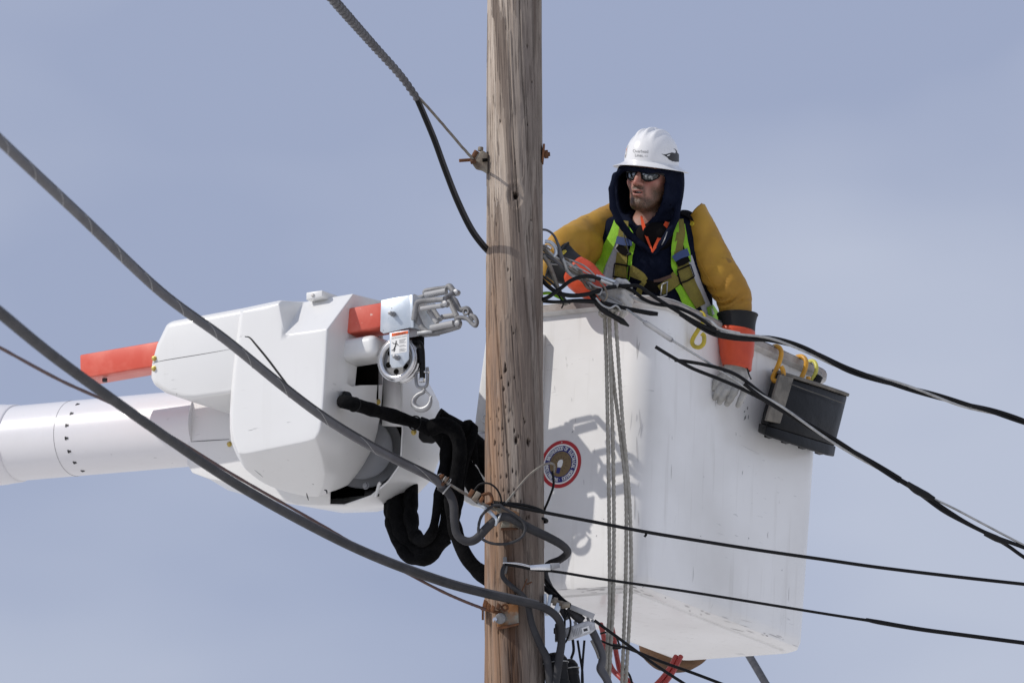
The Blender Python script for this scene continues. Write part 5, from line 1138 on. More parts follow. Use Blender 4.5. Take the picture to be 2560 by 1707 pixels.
for i in range(5):
    b = MB(); b.add(*torus_vf(P(1098+i*6, 1192+i*3, -.21), (.8, .2*i-.4, -.5), .013+.002*(i % 2), .0016, 14, 5)); b.build('tie_wire', M['rust' if i % 2 else 'alwire'], st, sharp=80)
b = MB(); b.add(*torus_vf(P(1117, 1222, -.19), (.75, .1, -.6), .021, .0035, 20, 6)); b.build('cable_ring', M['alwire'], st, sharp=80)
b = MB(); b.add(*tube_vf(catmull([P(1196, 1258, -.16), P(1210, 1268, -.17), P(1228, 1282, -.18), P(1242, 1300, -.19), P(1238, 1312, -.18)], 5), .0065, 8)); b.build('link_bar', M['galv'], st, sharp=70)
b = MB(); b.add(*torus_vf(P(1246, 1297, -.175), (.9, .1, -.35), .022, .004, 20, 6)); b.build('cable_ring', M['alwire'], st, sharp=80)
# lower thick cable
c3 = [(-60, 735, -5.6), (0, 782, -5.2), (150, 903, -4.2), (400, 1082, -2.9), (600, 1216, -2.0), (800, 1327, -1.2), (950, 1397, -.75), (1100, 1452, -.36), (1200, 1480, -.2), (1290, 1500, -.16), (1345, 1513, -.15), (1380, 1530, -.13), (1400, 1556, -.11), (1404, 1600, -.10), (1397, 1650, -.10), (1386, 1725, -.10)]
o = cable('thick_cable', c3, [31, 30, 28, 25, 23, 22, 22, 22, 21, 21, 20, 20, 20, 20, 21, 21], 'cable', 'thick dark cable, lower of the two sloping in from the left edge', 'cable', FC, sides=16)
cable('cable_cover_strip', [(q[0]+2, q[1]-9+(3 if q[0] < 500 else 0), q[2]-.005) for q in c3[3:11]], [7, 8, 9, 9, 8, 7], 'cablegrey', parent=o)
cable('messenger_wire', [(-60, 838, -4.4), (0, 869, -4.1), (150, 950, -3.3), (290, 1014, -2.6), (420, 1086, -2.1), (600, 1196, -1.5), (780, 1298, -1.05), (900, 1368, -.75), (1010, 1428, -.5), (1100, 1475, -.32), (1160, 1502, -.22), (1212, 1522, -.16)], [9, 9, 9, 8, 8, 8, 8, 8, 8, 8], 'ruststrand', 'thin rusty messenger wire following the lower thick cable to the bottom clamp', 'wire', lobes=4, lobe=.2, pitch=.09)
# round loop of wire, tied wires at the pole
yl = -.19
cable('loop_wire', [(1250, 1262, yl), (1232, 1264, yl), (1205, 1288, yl), (1196, 1322, yl), (1204, 1345, yl), (1232, 1358, yl), (1270, 1358, yl), (1302, 1344, yl), (1313, 1322, yl), (1306, 1302, yl), (1285, 1285, yl), (1268, 1274, yl), (1257, 1268, yl), (1250, 1260, yl)], 7.5, 'cable', 'thin grey wire coiled into one round loop in front of the pole', 'wire', lobes=2, lobe=.15, pitch=.05)
b_ = cable('drop_wire', [(1228, 1262, -.16), (1258, 1260, -.17), (1300, 1268, -.165), (1380, 1284, -.15), (1480, 1303, -.13), (1620, 1330, -.10), (1760, 1353, -.06), (1900, 1375, -.02), (2060, 1398, .05), (2200, 1418, .1), (2400, 1442, .18), (2620, 1466, .25)], 8.8, 'wire', 'black wire from the pole knot across the bucket, upper of the low two', 'wire')
cable('tail_end', [(1614, 1330, -.10), (1615, 1336, -.10), (1611, 1341, -.10)], 6, 'wire', parent=b_)
cable('second_strand', [(1258, 1256, -.165), (1300, 1260, -.16), (1335, 1268, -.155), (1365, 1280, -.15)], 7, 'wire', parent=b_)
for i in range(6):
    b = MB(); b.add(*torus_vf(P(1236+i*4.2, 1259+.6*i, -.165), (1, .15*(i % 2), .1), .011, .0028, 14, 6)); b.build('wrap_turn', M['wire'], b_, sharp=80)
cable('tail_wire', [(1260, 1262, -.17), (1290, 1225, -.15), (1320, 1190, -.14), (1348, 1168, -.14), (1370, 1158, -.13), (1385, 1162, -.10), (1385, 1180, -.06)], [6, 6, 6, 6, 6, 5], 'strand', 'grey wire tail arching from the knot over the pole to the sticker', 'wire', lobes=3, lobe=.2, pitch=.04)
cable('tail_wire', [(1381, 1178, .0), (1384, 1210, -.02), (1375, 1240, -.02), (1362, 1272, .0), (1358, 1282, .02)], 6, 'wire', 'thin black wire tail hanging in front of the sticker', 'wire')
cable('tail_wire', [(1254, 1262, -.17), (1251, 1240, -.19), (1240, 1220, -.2), (1222, 1208, -.2), (1200, 1210, -.19), (1184, 1228, -.18)], 5, 'wire', 'thin black wire arching left from the knot to the strand grip', 'wire')
b = MB(); b.add(*torus_vf(P(1357, 1300, -.02), (.2, .2, 1), .016, .006, 18, 8)); tag(b.build('wire_turn', M['wire'], sharp=80), 'short black wire turn bulging from the right flank of the pole', 'wire')
# wedge clamp pair
wc = [(1262, 1409, -.15), (1290, 1413, -.155), (1325, 1420, -.155)]
o = cable('dead_end_wire', [(1262, 1410, -.15), (1300, 1416, -.155), (1340, 1424, -.155), (1395, 1429, -.15), (1500, 1446, -.12), (1700, 1475, -.07), (1900, 1507, -.02), (2060, 1533, .03), (2150, 1547, .07), (2180, 1551, .08)], [6.5, 6.5, 6.5, 7, 7, 7, 7, 7, 7.5, 9], 'wire', 'black wire held by a bright wedge clamp, lowest across the bucket', 'wire')
cable('spliced_length', [(2165, 1548, .08), (2200, 1555, .09), (2300, 1572, .12), (2420, 1588, .15), (2620, 1614, .2)], [9, 12, 11, 10.5, 10.5], 'wire', parent=o)
W = [(1324, 1412), (1376, 1408), (1377, 1425), (1326, 1424)]; b = MB(); b.add(*loft_vf([[P(*q, -.17) for q in W], [P(*q, -.145) for q in W]])); b.build('wedge_clamp', M['alu'], o, bevel=.002)
W = [(1376, 1407), (1399, 1406), (1400, 1418), (1377, 1424)]; b = MB(); b.add(*loft_vf([[P(*q, -.168) for q in W], [P(*q, -.148) for q in W]])); b.build('clamp_mouth', M['steel'], o, bevel=.002)
for dy in (0, 3): b = MB(); b.add(*tube_vf(catmull([P(1326, 1414+dy, -.16), P(1295, 1407+dy, -.16), P(1262, 1406, -.16), P(1258, 1407, -.15)], 4), .0022, 6)); b.build('clamp_bail', M['alu'], o, sharp=80)
cable('ground_wire', [(1262, 1412, -.135), (1256, 1428, -.135), (1260, 1446, -.13), (1285, 1470, -.13), (1304, 1486, -.13), (1318, 1508, -.13), (1330, 1560, -.125), (1350, 1610, -.11), (1368, 1650, -.10), (1378, 1730, -.10)], [10, 11, 12, 13, 14, 15, 17, 18, 20, 20], 'cable', 'dark wire slanting down the pole front from the peg to the bottom edge', 'wire')

# wires on the right: twisted service drops
def drop(name, pts, label, strands, group, pitch=.62, amp=6.0):
    t = thing(name, P(*pts[0]), label, 'cable', group); p = catmull([P(*q) for q in pts], 10)
    for nm, w, m, ph, ramp in strands:
        rad = [rpx(2*amp, 0)*a for a in ramp]; h = helix(p, rad, pitch, ph, .02); b = MB(); r = rpx(w, .1); b.add(*tube_vf(h, r, 9)); b.build(nm, M[m], t, sharp=80)
    return t
SG = 'twisted service drops right of the pole'
d1 = [(1790, 832, .10), (1850, 842, .10), (1930, 848, .11), (2020, 876, .12), (2110, 920, .14), (2200, 949, .16), (2300, 978, .18), (2400, 1008, .2), (2500, 1034, .22), (2640, 1078, .25)]
t1 = drop('service_drop', d1, 'twisted black and grey service drop passing above the black tool bag', [('insulated_wire', 9, 'wire', 0, [.75, .75, .75]), ('insulated_wire', 9, 'wire', 2.1, [.8, .8, .8]), ('bare_neutral', 7, 'alwire', 4.2, [.95, .95, .95])], SG)
def leg(t, nm, pts, w, m): return cable(nm, pts, w, m, parent=t)
leg(t1, 'insulated_wire', [(1530, 716, .10), (1570, 714, .09), (1598, 716, .09), (1625, 735, .09), (1680, 770, .09), (1730, 800, .10), (1780, 825, .10), (1800, 832, .10)], 9.5, 'wire')
leg(t1, 'insulated_wire', [(1545, 712, .11), (1580, 726, .10), (1610, 748, .10), (1640, 760, .10), (1690, 768, .10), (1740, 790, .10), (1790, 825, .10)], 9, 'wire')
leg(t1, 'bare_neutral', [(1545, 722, .12), (1580, 742, .11), (1620, 757, .11), (1680, 766, .11), (1740, 788, .11), (1775, 802, .11), (1800, 822, .10), (1850, 834, .10)], 8, 'alwire')
leg(t1, 'insulated_wire', [(1700, 785, .11), (1745, 815, .11), (1790, 838, .11), (1850, 848, .11), (1920, 850, .11), (1960, 852, .115)], 9.5, 'wire')
d2 = [(1860, 960, .0), (1905, 992, .0), (1960, 1024, 0), (2030, 1068, .02), (2100, 1110, .04), (2180, 1158, .06), (2250, 1200, .08)]
t2 = drop('service_drop', d2, 'twisted black and grey service drop crossing in front of the black tool bag', [('insulated_wire', 9.5, 'wire', 0, [.6, .8, .7]), ('insulated_wire', 9, 'wire', 2.2, [.6, .8, .7]), ('bare_neutral', 7, 'alwire', 4.4, [.6, 1., .8])], SG, pitch=.8)
leg(t2, 'insulated_wire', [(1639, 867, .02), (1680, 892, .01), (1730, 920, .0), (1790, 944, .0), (1840, 965, .0), (1900, 995, .0), (1960, 1030, .0)], 9, 'wire')
leg(t2, 'insulated_wire', [(1687, 900, .02), (1720, 904, .01), (1760, 911, .0), (1810, 924, .0), (1850, 942, .0), (1900, 980, .0), (1940, 1012, .0)], 9, 'wire')
leg(t2, 'bare_neutral', [(1560, 768, .06), (1610, 804, .04), (1660, 838, .03), (1720, 875, .02), (1780, 912, .01), (1830, 945, .0), (1880, 980, .0), (1920, 1002, 0)], 6, 'alwire')
leg(t2, 'insulated_wire', [(2240, 1192, .08), (2300, 1228, .09), (2360, 1270, .1), (2420, 1308, .12), (2480, 1338, .13), (2560, 1368, .15), (2640, 1400, .16)], 10, 'wire')
leg(t2, 'insulated_wire', [(2240, 1196, .08), (2280, 1220, .09), (2310, 1242, .1), (2360, 1278, .1), (2420, 1310, .12), (2470, 1335, .13), (2520, 1364, .14), (2560, 1392, .15), (2640, 1440, .16)], 9.5, 'wire')
leg(t2, 'bare_neutral', [(2240, 1196, .08), (2300, 1230, .09), (2380, 1268, .11), (2460, 1310, .13), (2560, 1362, .15), (2640, 1400, .17)], 6, 'alwire')
leg(t2, 'taped_splice', [(2268, 1208, .08), (2290, 1224, .08), (2316, 1238, .09), (2336, 1248, .09)], [13, 20, 19, 12], 'blackp'); leg(t2, 'taped_splice', [(2462, 1332, .125), (2490, 1345, .13), (2520, 1358, .135)], [14, 17, 13], 'blackp')
# tangle of grips between pole and glove
def bar(px0, py0, px1, py1, y0, y1, w, h, m, nm, parent): b = MB(); b.add(*bar_vf(P(px0, py0, y0), P(px1, py1, y1), w, h)); return b.build(nm, M[m], parent, bevel=.0025)
wg = thing('wedge_grip', P(1510, 705, .09), 'bright aluminium wedge grip holding the upper wires by the glove', 'wire grip')
bar(1488, 692, 1545, 716, .09, .10, .022, .018, 'alu', 'grip_body', wg); bar(1497, 690, 1546, 708, .075, .085, .010, .010, 'galv', 'grip_keeper', wg); bar(1536, 708, 1546, 714, .085, .085, .026, .022, 'steel', 'grip_mouth', wg)
def wbail(pts, w, m='alwire', parent=wg, nm='grip_bail'): return cable(nm, pts, w, m, parent=parent)
wbail([(1488, 690, .09), (1465, 668, .08), (1440, 655, .07), (1412, 646, .06)], 4.5); wbail([(1490, 698, .09), (1450, 690, .08), (1425, 672, .07), (1405, 662, .06), (1378, 660, .05), (1375, 652, .05), (1385, 648, .05)], 4.5)
wg2 = thing('wedge_grip', P(1520, 750, .08), 'grey wedge grip on the lower wire beside the glove', 'wire grip')
bar(1499, 738, 1546, 764, .08, .07, .018, .020, 'roller', 'grip_body', wg2); bar(1506, 734, 1556, 760, .065, .06, .009, .008, 'cast', 'grip_keeper', wg2)
wbail([(1500, 740, .08), (1470, 715, .07), (1440, 690, .06), (1410, 668, .05), (1390, 655, .04), (1362, 640, .03)], 6, 'strand', wg2); wbail([(1546, 762, .065), (1556, 768, .06), (1570, 776, .06)], 5, 'alwire', wg2)
ts = cable('tension_sleeve', [(1612, 806, .042), (1640, 824, .036), (1679, 850, .028)], 13, 'roller', 'light grey sleeve on the bare wire in front of the bucket', 'sleeve'); cable('sleeve_tip', [(1609, 804, .043), (1615, 808, .042)], 9, 'cast', parent=ts); cable('sleeve_tip', [(1676, 848, .029), (1682, 852, .028)], 9, 'cast', parent=ts)
hk_ = cable('snap_hook', [(1362, 604, .02), (1376, 606, .02), (1388, 618, .02), (1390, 632, .02), (1384, 642, .02)], [9, 10, 10, 9, 7], 'galv', 'curved steel hook on the right flank of the pole by the tangle', 'hook')
cable('hook_shank', [(1358, 620, .02), (1368, 616, .01), (1378, 622, .01)], 9, 'alu', parent=hk_)
cable('arched_wire', [(1352, 574, .0), (1368, 576, .0), (1384, 588, .0), (1394, 608, .0), (1400, 628, .02), (1404, 645, .03), (1410, 662, .04)], [6, 6, 6, 7, 9, 12, 9], 'cablegrey', 'grey wire arching from behind the pole down into the tangle', 'wire')
TG = 'loose wires tangled between pole and bucket corner'
tang = [([(1356, 622, .03), (1380, 640, .03), (1405, 660, .04), (1440, 680, .06), (1480, 694, .08)], 10, 'strand', 'grey strand of the tangle, highest of those going to the bright grip'),
 ([(1356, 634, .02), (1388, 652, .03), (1420, 680, .05), (1445, 696, .07), (1488, 702, .09)], 8, 'cablegrey', 'grey wire of the tangle dipping to the bright grip'),
 ([(1358, 640, .0), (1372, 660, .0), (1384, 690, .02), (1394, 718, .04), (1402, 735, .06), (1415, 760, .1)], 11, 'strand', 'grey strand dropping steeply from the pole to the bucket rim'),
 ([(1355, 700, .0), (1370, 715, -.01), (1395, 732, -.01), (1430, 739, .0), (1470, 735, .02), (1510, 722, .05), (1540, 716, .08)], 11, 'wire', 'black wire sagging under the orange gauntlet to the bright grip'),
 ([(1352, 750, -.02), (1372, 742, -.03), (1400, 722, -.03), (1432, 699, -.02), (1470, 690, .0), (1500, 698, .03)], 10, 'wire', 'black wire rising from the pole across the orange gauntlet'),
 ([(1352, 752, .0), (1390, 755, .0), (1440, 752, .02), (1480, 754, .04), (1520, 760, .06), (1570, 772, .06), (1620, 782, .05), (1645, 785, .05)], [9, 9, 9, 12, 12, 10, 10, 12, 13, 10], 'wire', 'black wire with a taped end pointing right above the rim'),
 ([(1352, 734, .06), (1375, 733, .06), (1395, 742, .06), (1412, 750, .06)], 8, 'lime', 'short green insulated wire beside the pole'),
 ([(1478, 734, .05), (1494, 758, .05), (1515, 780, .06), (1550, 800, .08), (1572, 815, .1)], [16, 17, 17, 12, 16, 5], 'blackp', 'black taper-ended wire lying over the bucket corner'),
 ([(1408, 645, .05), (1420, 650, .05), (1432, 668, .05), (1420, 670, .05), (1412, 655, .05)], 6, 'tanhw', 'small bent steel link on the orange gauntlet'),
 ([(1440, 672, .06), (1460, 690, .05), (1480, 712, .05), (1490, 725, .05), (1470, 720, .05), (1455, 700, .05)], 7, 'tanhw', 'steel shackle among the wires at the gauntlet')]
tang += [([(1358, 612, .02), (1372, 628, .02), (1392, 644, .03), (1418, 656, .04), (1452, 682, .06)], 6, 'alwire', 'bright thin strand of the tangle nearest the curved hook'),
 ([(1404, 640, .03), (1410, 655, .03), (1418, 676, .04), (1432, 690, .05), (1458, 698, .07), (1486, 700, .08)], 8, 'alwire', 'bright strand bending under the arched wire to the grip'),
 ([(1412, 660, .04), (1450, 672, .05), (1476, 686, .06), (1492, 694, .07)], 4, 'alwire', 'thin bright strand laid straight over the orange gauntlet'),
 ([(1436, 662, .06), (1452, 680, .06), (1470, 706, .06), (1488, 722, .06), (1500, 740, .06), (1512, 756, .06)], 9, 'cast', 'dark cast link chain falling from the gauntlet to the knot'),
 ([(1470, 704, .05), (1488, 716, .04), (1504, 722, .04), (1498, 736, .04), (1482, 728, .05), (1474, 714, .05)], 5, 'alwire', 'small bright wire curl left of the glove'),
 ([(1500, 704, .04), (1512, 720, .03), (1518, 738, .03), (1510, 752, .04), (1500, 744, .05)], 5, 'tanhw', 'small tarnished wire curl under the bright grip'),
 ([(1490, 745, .03), (1505, 762, .03), (1524, 770, .03), (1540, 764, .04), (1552, 776, .05)], 5, 'alwire', 'small bright wire curl over the rope knot'),
 ([(1356, 690, .03), (1384, 712, .03), (1412, 748, .05), (1424, 758, .08)], 6, 'cable', 'thin dark wire dropping behind the sagging black one'),
 ([(1395, 735, .05), (1402, 748, .05), (1408, 760, .05), (1404, 770, .06)], 4, 'wire', 'hair-thin black wire end above the left rim')]
for pts, w, m, lb in tang: cable('loose_wire', pts, w, m, lb, 'wire', TG)
# rope knot and falls
RG = 'twisted rope falls hanging from the bucket corner'
def rope(pts, label, w=10.5): 
    p = resample(catmull([P(*q) for q in pts], 10), .006); v, f = tube_vf(p, rpx(w, .15), 9, lobes=3, lobe=.32, pitch=.062); return tag(mk('hand_rope', v, f, M['rope'], sharp=180), label, 'rope', RG)
yr = .145
rope([(1513, 770, .12), (1512, 800, yr), (1516, 900, yr), (1520, 1100, yr), (1523, 1300, yr), (1524, 1500, yr), (1519, 1600, yr), (1512, 1730, yr)], 'leftmost of the four twisted rope falls in front of the bucket')
rope([(1522, 772, .11), (1523, 800, yr-.01), (1526, 900, yr-.01), (1532, 1100, yr), (1535, 1300, yr), (1533, 1500, yr), (1528, 1600, yr), (1521, 1730, yr)], 'second from the left of the four rope falls')
rope([(1523, 780, .13), (1526, 860, yr+.012), (1536, 970, yr+.012), (1550, 1080, yr+.01), (1563, 1200, yr), (1566, 1300, yr), (1564, 1450, yr), (1561, 1550, yr), (1554, 1730, yr)], 'third from the left of the four rope falls, crossing behind at the top')
rope([(1534, 768, .10), (1539, 800, yr-.012), (1546, 900, yr-.01), (1557, 1060, yr-.005), (1570, 1200, yr), (1576, 1300, yr), (1578, 1450, yr), (1573, 1560, yr), (1563, 1730, yr)], 'rightmost of the four twisted rope falls')
rk = thing('rope_knot', P(1525, 775, .10), 'frayed grey rope knot under the glove at the bucket corner', 'knot')
rr_ = random.Random(3)
for i in range(9):
    a = rr_.uniform(0, 6.28); c = (1524+rr_.uniform(-14, 14), 775+rr_.uniform(-14, 12)); pts = [(c[0]+12*math.cos(a+k*1.3), c[1]+9*math.sin(a+k*1.3), .09+.02*math.sin(k*2+i)) for k in range(5)]
    p = resample(catmull([P(*q) for q in pts], 6), .006); v, f = tube_vf(p, rpx(9, .1), 8, lobes=3, lobe=.3, pitch=.06); mk('rope_turn', v, f, M['rope'], rk, sharp=180)

# bottom of the pole: closures, terminal block, hoses
LG = 'lead wires below the bucket beside the pole'
for pts, w, m, lb in (([(1352, 1436, .03), (1375, 1462, .02), (1400, 1490, .0), (1420, 1508, -.02)], 7, 'wire', 'thin black lead slanting to the side bolt, upper one'),
 ([(1352, 1462, .04), (1380, 1485, .02), (1405, 1500, .0), (1424, 1512, -.02)], 12, 'wire', 'black lead slanting to the side bolt, lower one'),
 ([(1411, 1520, -.06), (1412, 1560, -.06), (1409, 1600, -.06), (1414, 1604, -.06), (1424, 1580, -.06), (1426, 1552, -.06), (1416, 1524, -.06)], 5, 'wire', 'thin black wire making a narrow loop below the side bolt'),
 ([(1432, 1598, .0), (1434, 1625, .0), (1428, 1645, .0)], 7, 'wire', 'short black lead curving left under the terminal block'),
 ([(1444, 1600, .0), (1450, 1640, .0), (1456, 1680, .0), (1457, 1740, .0)], 6, 'wire', 'thin black lead falling straight from the terminal block'),
 ([(1461, 1600, .0), (1457, 1650, .0), (1455, 1690, .0), (1456, 1740, .0)], 6, 'wire', 'thin black lead joining the straight one below the terminal block'),
 ([(1478, 1600, .0), (1490, 1625, .0), (1497, 1645, .0)], 6, 'strand', 'short rusty strand above the grey cable end'),
 ([(1560, 1670, .3), (1575, 1690, .3), (1585, 1730, .3)], 6, 'wire', 'thin black lead beside the rightmost rope fall at the bottom'),
 ([(1500, 1583, .25), (1520, 1580, .25), (1540, 1592, .25), (1548, 1610, .25)], 5, 'wire', 'thin black wire hooped over the red hoses')):
    cable('lead_wire', pts, w, m, lb, 'wire', LG)
cable('lead_cable', [(1420, 1520, -.02), (1440, 1538, -.02), (1456, 1552, -.02)], [20, 24, 22], 'cable', 'stub of thick dark cable entering the terminal block', 'cable')
cable('lead_cable', [(1480, 1575, .02), (1492, 1600, .02), (1505, 1632, .02), (1505, 1655, .02), (1502, 1672, .02), (1518, 1700, .02), (1530, 1740, .02)], [20, 20, 18, 20, 22, 20, 20], 'cablegrey', 'thick grey cable leaving the terminal block to the bottom edge', 'cable')
w5 = cable('dead_end_wire', [(1486, 1550, -.03), (1560, 1604, -.02), (1640, 1662, .0), (1720, 1714, .02), (1800, 1766, .04)], 8, 'wire', 'black wire from the dull wedge clamp going down to the bottom edge', 'wire')
W = [(1428, 1510), (1488, 1534), (1482, 1548), (1424, 1522)]; b = MB(); b.add(*loft_vf([[P(*q, -.05) for q in W], [P(*q, -.02) for q in W]])); b.build('wedge_clamp', M['roller'], w5, bevel=.002)
cable('dead_end_wire', [(1500, 1600, .1), (1530, 1612, .1), (1570, 1620, .1), (1650, 1652, .1), (1740, 1684, .1), (1860, 1730, .1)], [5, 6, 8, 8, 8], 'wire', 'black wire passing in front of the brown bag at the bottom', 'wire')
tbk = thing('terminal_block', P(1450, 1575, -.02), 'frosted white terminal block with a printed label below the clamp', 'terminal block')
W = [(1412, 1570), (1470, 1550), (1486, 1556), (1490, 1572), (1478, 1582), (1420, 1602), (1412, 1590)]; b = MB(); b.add(*loft_vf([[P(*q, -.04) for q in W], [P(*q, .02) for q in W]])); b.build('block_body', M['clear'], tbk, bevel=.004)
W = [(1452, 1570), (1472, 1563), (1475, 1577), (1456, 1584)]; mk('block_label', [P(*q, -.0405) for q in W], [(0, 1, 2, 3)], M['white'], tbk, smooth=False)
for i in range(6):
    x0 = 1430+i*4.2; W = [(x0, 1573-i*1.4), (x0+1.6, 1572.5-i*1.4), (x0+5, 1590-i*1.4), (x0+3.4, 1590.5-i*1.4)]; mk('label_bar', [P(*q, -.0408) for q in W], [(0, 1, 2, 3)], M['inkgrey'], tbk, smooth=False)
mk('label_mark', [P(*q, -.0409) for q in ((1458, 1572), (1468, 1569), (1470, 1575), (1460, 1578))], [(0, 1, 2, 3)], M['inkblack'], tbk, smooth=False)
for i, (px, py) in enumerate(((1440, 1556), (1456, 1548), (1472, 1546), (1484, 1552))): b = MB(); b.add(*cyl_vf(P(px, py+8, -.01), P(px-3, py-4, -.01), .006, 8)); b.build('block_port', M['clear'], tbk, bevel=.001)
def closure(ax, ay, bx, by, w, lb, y=-.0):
    t = thing('splice_closure', P(bx, by, y), lb, 'splice case', 'black splice cases beside the pole'); p = np.array([P(ax+(bx-ax)*s, ay+(by-ay)*s, y) for s in (0, .05, .1, .12, .3, .32, .55, .57, .8, 1)]); r = np.array([.5, .8, .93, 1, 1, .94, .94, 1, 1, 1])*rpx(w, y)
    v, f = tube_vf(p, r, 24); mk('case', v, f, M['blackp'], t, bevel=.002); 
    for s in (.2, .66): b = MB(); c = P(ax+(bx-ax)*s, ay+(by-ay)*s, y); b.add(*torus_vf(c, unit(p[-1]-p[0]), rpx(w+4, y), .0022, 26, 6)); b.build('case_wire', M['alwire'], t, sharp=80)
closure(1385, 1632, 1400, 1760, 62, 'black ribbed splice case right against the pole at the bottom edge', -.02); closure(1418, 1648, 1440, 1770, 48, 'black splice case, the smaller one a little off the pole', .06)
b = MB(); b.add(*box_vf(P(1398, 1580, -.06), (.016, 0, .002), (0, .02, 0), (0, 0, .032))); b.add(*cyl_vf(P(1384, 1576, -.06), P(1394, 1576, -.06), .012, 10)); tag(b.build('cable_bracket', M['blackp'], bevel=.003), 'small black bracket holding the thick cable beside the pole', 'bracket')
RH = 'red hydraulic hoses under the bucket'
def rh(pts, lb): return cable('red_hose', pts, 13, 'redhose', lb, 'hose', RH, sides=14)
rh([(1502, 1560, .75), (1508, 1585, .70), (1516, 1630, .62), (1530, 1670, .55), (1556, 1698, .5), (1590, 1735, .5)], 'red hose leftmost under the bucket, bending to the bottom edge')
rh([(1530, 1570, .78), (1534, 1590, .74), (1542, 1640, .66), (1552, 1680, .60), (1575, 1705, .55), (1610, 1740, .55)], 'red hose second from the left under the bucket')
rh([(1690, 1640, 1.0), (1672, 1672, .95), (1652, 1698, .9), (1620, 1730, .85)], 'red hose coming out left below the brown bag'); rh([(1702, 1640, 1.0), (1684, 1676, .95), (1664, 1704, .9), (1632, 1740, .85)], 'red hose coming out right below the brown bag')
b = MB(); b.add(*cyl_vf(P(1530, 1616, .6), P(1552, 1615, .6), .011, 10)); b.add(*box_vf(P(1528, 1613, .62), (.018, 0, -.004), (0, .02, 0), (0, 0, .008))); tag(b.build('hose_clip', M['blackp'], bevel=.002), 'black clip clamping the two left red hoses together', 'clip')
cable('distant_cable', [(1868, 1630, 3.0), (1892, 1670, 2.6), (1930, 1735, 2.0)], 19, 'cable', 'grey cable slanting down below the right corner of the bucket', 'cable')
# ------------------------------------------------------------ brown bag under the bucket, tool bag, hooks
BAGC = P(1688, 1614, 1.74)
def sd_bag(p):
    d = sd_ell(p, BAGC, (.145, .10, .105)); d = smax(d, -(p[:, 2]-(BAGC[2]-.20)), .01); return d+.006*(vnoise(p[:, 0]*26, p[:, 1]*20, p[:, 2]*9)-.5)
bg_ = sdf_obj('canvas_bag', sd_bag, BAGC-.2, BAGC+.2, .007, M['brown']); tag(bg_, 'brown canvas bag bottom hanging behind the lower edge of the bucket', 'bag')

tool = thing('tool_bag', P(2005, 1100, .9), 'black vinyl tool bag with tan trim hanging on the right side of the bucket', 'tool bag')
def rq(px, py, d): return FR.pt(px, py, d)
T = [(1932, 928, -.03), (1960, 936, -.10), (1985, 944, -.12), (2050, 964, -.125), (2108, 984, -.12), (2120, 989, -.10), (2092, 982, -.03)]
Bm = [(1899, 1060, -.03), (1918, 1066, -.10), (1942, 1074, -.12), (2010, 1094, -.125), (2072, 1113, -.12), (2088, 1117, -.10), (2058, 1108, -.03)]
Bb = [(1897, 1080, -.03), (1914, 1087, -.10), (1940, 1096, -.12), (2006, 1117, -.125), (2066, 1136, -.12), (2083, 1139, -.10), (2052, 1128, -.03)]
ex = lambda R_, s, dd=0: [( (q[0]-sum(p[0] for p in R_)/7)*s+sum(p[0] for p in R_)/7, (q[1]-sum(p[1] for p in R_)/7)*s+sum(p[1] for p in R_)/7, q[2]-(.006 if q[2] < -.05 else 0)*dd) for q in R_]
v, f = loft_vf([[rq(*q) for q in T], [rq((a[0]+c[0])/2, (a[1]+c[1])/2, (a[2]+c[2])/2-(.008 if a[2] < -.05 else 0)) for a, c in zip(T, Bm)], [rq(*q) for q in Bm]]); mk('bag_body', v, f, M['bag'], tool, bevel=.012, seg=3)
v, f = loft_vf([[rq(*q) for q in ex([(a, b_-2, d) for a, b_, d in Bm], 1.02, 1)], [rq(*q) for q in ex(Bb, 1.03, 1)], [rq(*q) for q in ex([(a+2, b_+3, d) for a, b_, d in Bb], .96, 0)]]); mk('bag_base', v, f, M['bag'], tool, bevel=.006, seg=2)
v, f = loft_vf([[rq(*q) for q in ex([(a+2, b_-6, d) for a, b_, d in T], 1.035, 1.5)], [rq(*q) for q in ex([(a-1, b_+2, d) for a, b_, d in T], 1.035, 1.5)]]); mk('bag_rim', v, f, M['bagtrim'], tool, bevel=.004)
for i in range(4):
    q = [(1918+i*42, 1088+i*13.5), (1930+i*42, 1092+i*13.5)]; b = MB(); b.add(*bar_vf(rq(*q[0], -.05), rq(*q[1], -.05), .03, .012)); b.build('base_foot', M['blackp'], tool, bevel=.002)
def bandq(name, a, c, w, d, m, parent=tool):
    b = MB(); A = rq(a[0]-w, a[1]-w*.25, d), rq(a[0]+w, a[1]+w*.25, d); C = rq(c[0]-w, c[1]-w*.25, d), rq(c[0]+w, c[1]+w*.25, d); q = [A[0], A[1], C[1], C[0]]
    b.add(*loft_vf([q, [p+FR.n*.012 for p in q]])); return b.build(name, m, parent, bevel=.002)
bandq('bag_strap', (1968, 940), (1934, 1054), 17, -.130, M['bagtrim'])
b = MB(); b.add(*tube_vf(catmull([rq(x, y, -.136) for x, y in ((1978, 960), (2020, 976), (2060, 990), (2100, 1005), (2112, 1008))], 5), .0014, 6)); b.build('stitch_line', M['bagtrim'], tool)
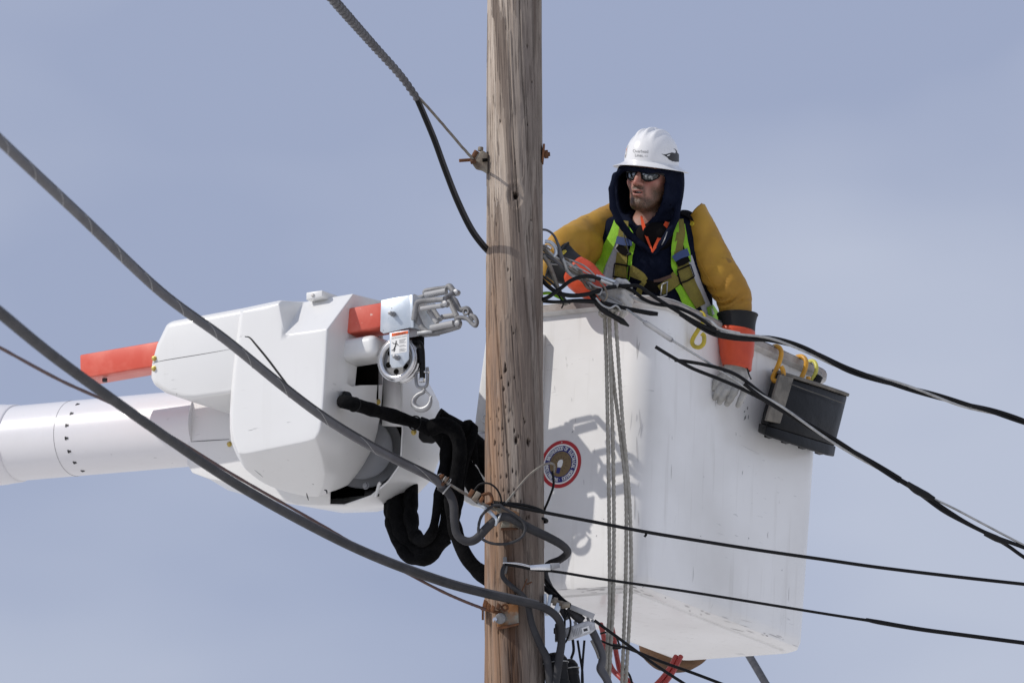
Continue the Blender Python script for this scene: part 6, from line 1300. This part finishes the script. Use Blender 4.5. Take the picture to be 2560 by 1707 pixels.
# S hooks over the rim
def shook(pts, w, m, label, nm='bucket_hook'):
    p = catmull([P(*q) for q in pts], 8); r = rpx(w, pts[0][2]); v, f = tube_vf(p, r, 12); o = mk(nm, v, f, m, sharp=80); return tag(o, label, 'hook', 'plastic hooks on the bucket rim')
def rimy(px): return float((P(px, 900, 0)[0]-BF[0])/BU[0]*BU[1]+BF[1])-.035
y = rimy(1935)
shook([(1922, 880, y+.03), (1930, 868, y), (1944, 866, y-.05), (1953, 878, y-.07), (1950, 900, y-.07), (1940, 925, y-.07), (1932, 945, y-.07), (1940, 952, y-.08), (1958, 945, y-.10), (1958, 928, y-.11), (1953, 916, y-.11)], 12, M['hook_o'], 'orange hook left of the two orange ones over the rim by the tool bag')
y = rimy(2000)
shook([(1984, 905, y+.03), (1990, 894, y), (2004, 891, y-.05), (2015, 902, y-.07), (2012, 925, y-.07), (2002, 948, y-.07), (2002, 962, y-.07), (2014, 962, y-.10), (2020, 952, y-.11), (2021, 942, y-.11)], 12, M['hook_o'], 'orange hook right of the two orange ones over the rim by the tool bag')
y = rimy(2030)
shook([(2016, 915, y+.03), (2022, 904, y), (2034, 903, y-.05), (2041, 915, y-.07), (2039, 932, y-.07), (2030, 950, y-.07), (2028, 962, y-.07)], 10, M['hook_p'], 'pale yellow hook over the rim at its right end')
y = rimy(1745)-.02
shook([(1748, 790, y+.03), (1752, 782, y), (1760, 790, y-.04), (1757, 806, y-.06), (1745, 825, y-.065), (1731, 850, y-.065), (1734, 864, y-.07), (1748, 868, y-.08), (1759, 858, y-.09), (1760, 840, y-.09), (1754, 834, y-.09)], 11, M['hook_y'], 'yellow hook on the rim between the worker and his hanging glove')
sn = thing('snap_clip', P(2046, 948, rimy(2040)-.09), 'black clip with a small wire ring behind the tool bag rim', 'clip'); yy = rimy(2040)-.09
b = MB(); b.add(*cyl_vf(P(2050, 940, yy), P(2036, 962, yy), .014, 12, .018)); b.build('clip_body', M['blackp'], sn, bevel=.002); b = MB(); b.add(*torus_vf(P(2049, 934, yy), (.3, -1, .1), .008, .0014, 18, 6)); b.build('clip_ring', M['steel'], sn, sharp=80)
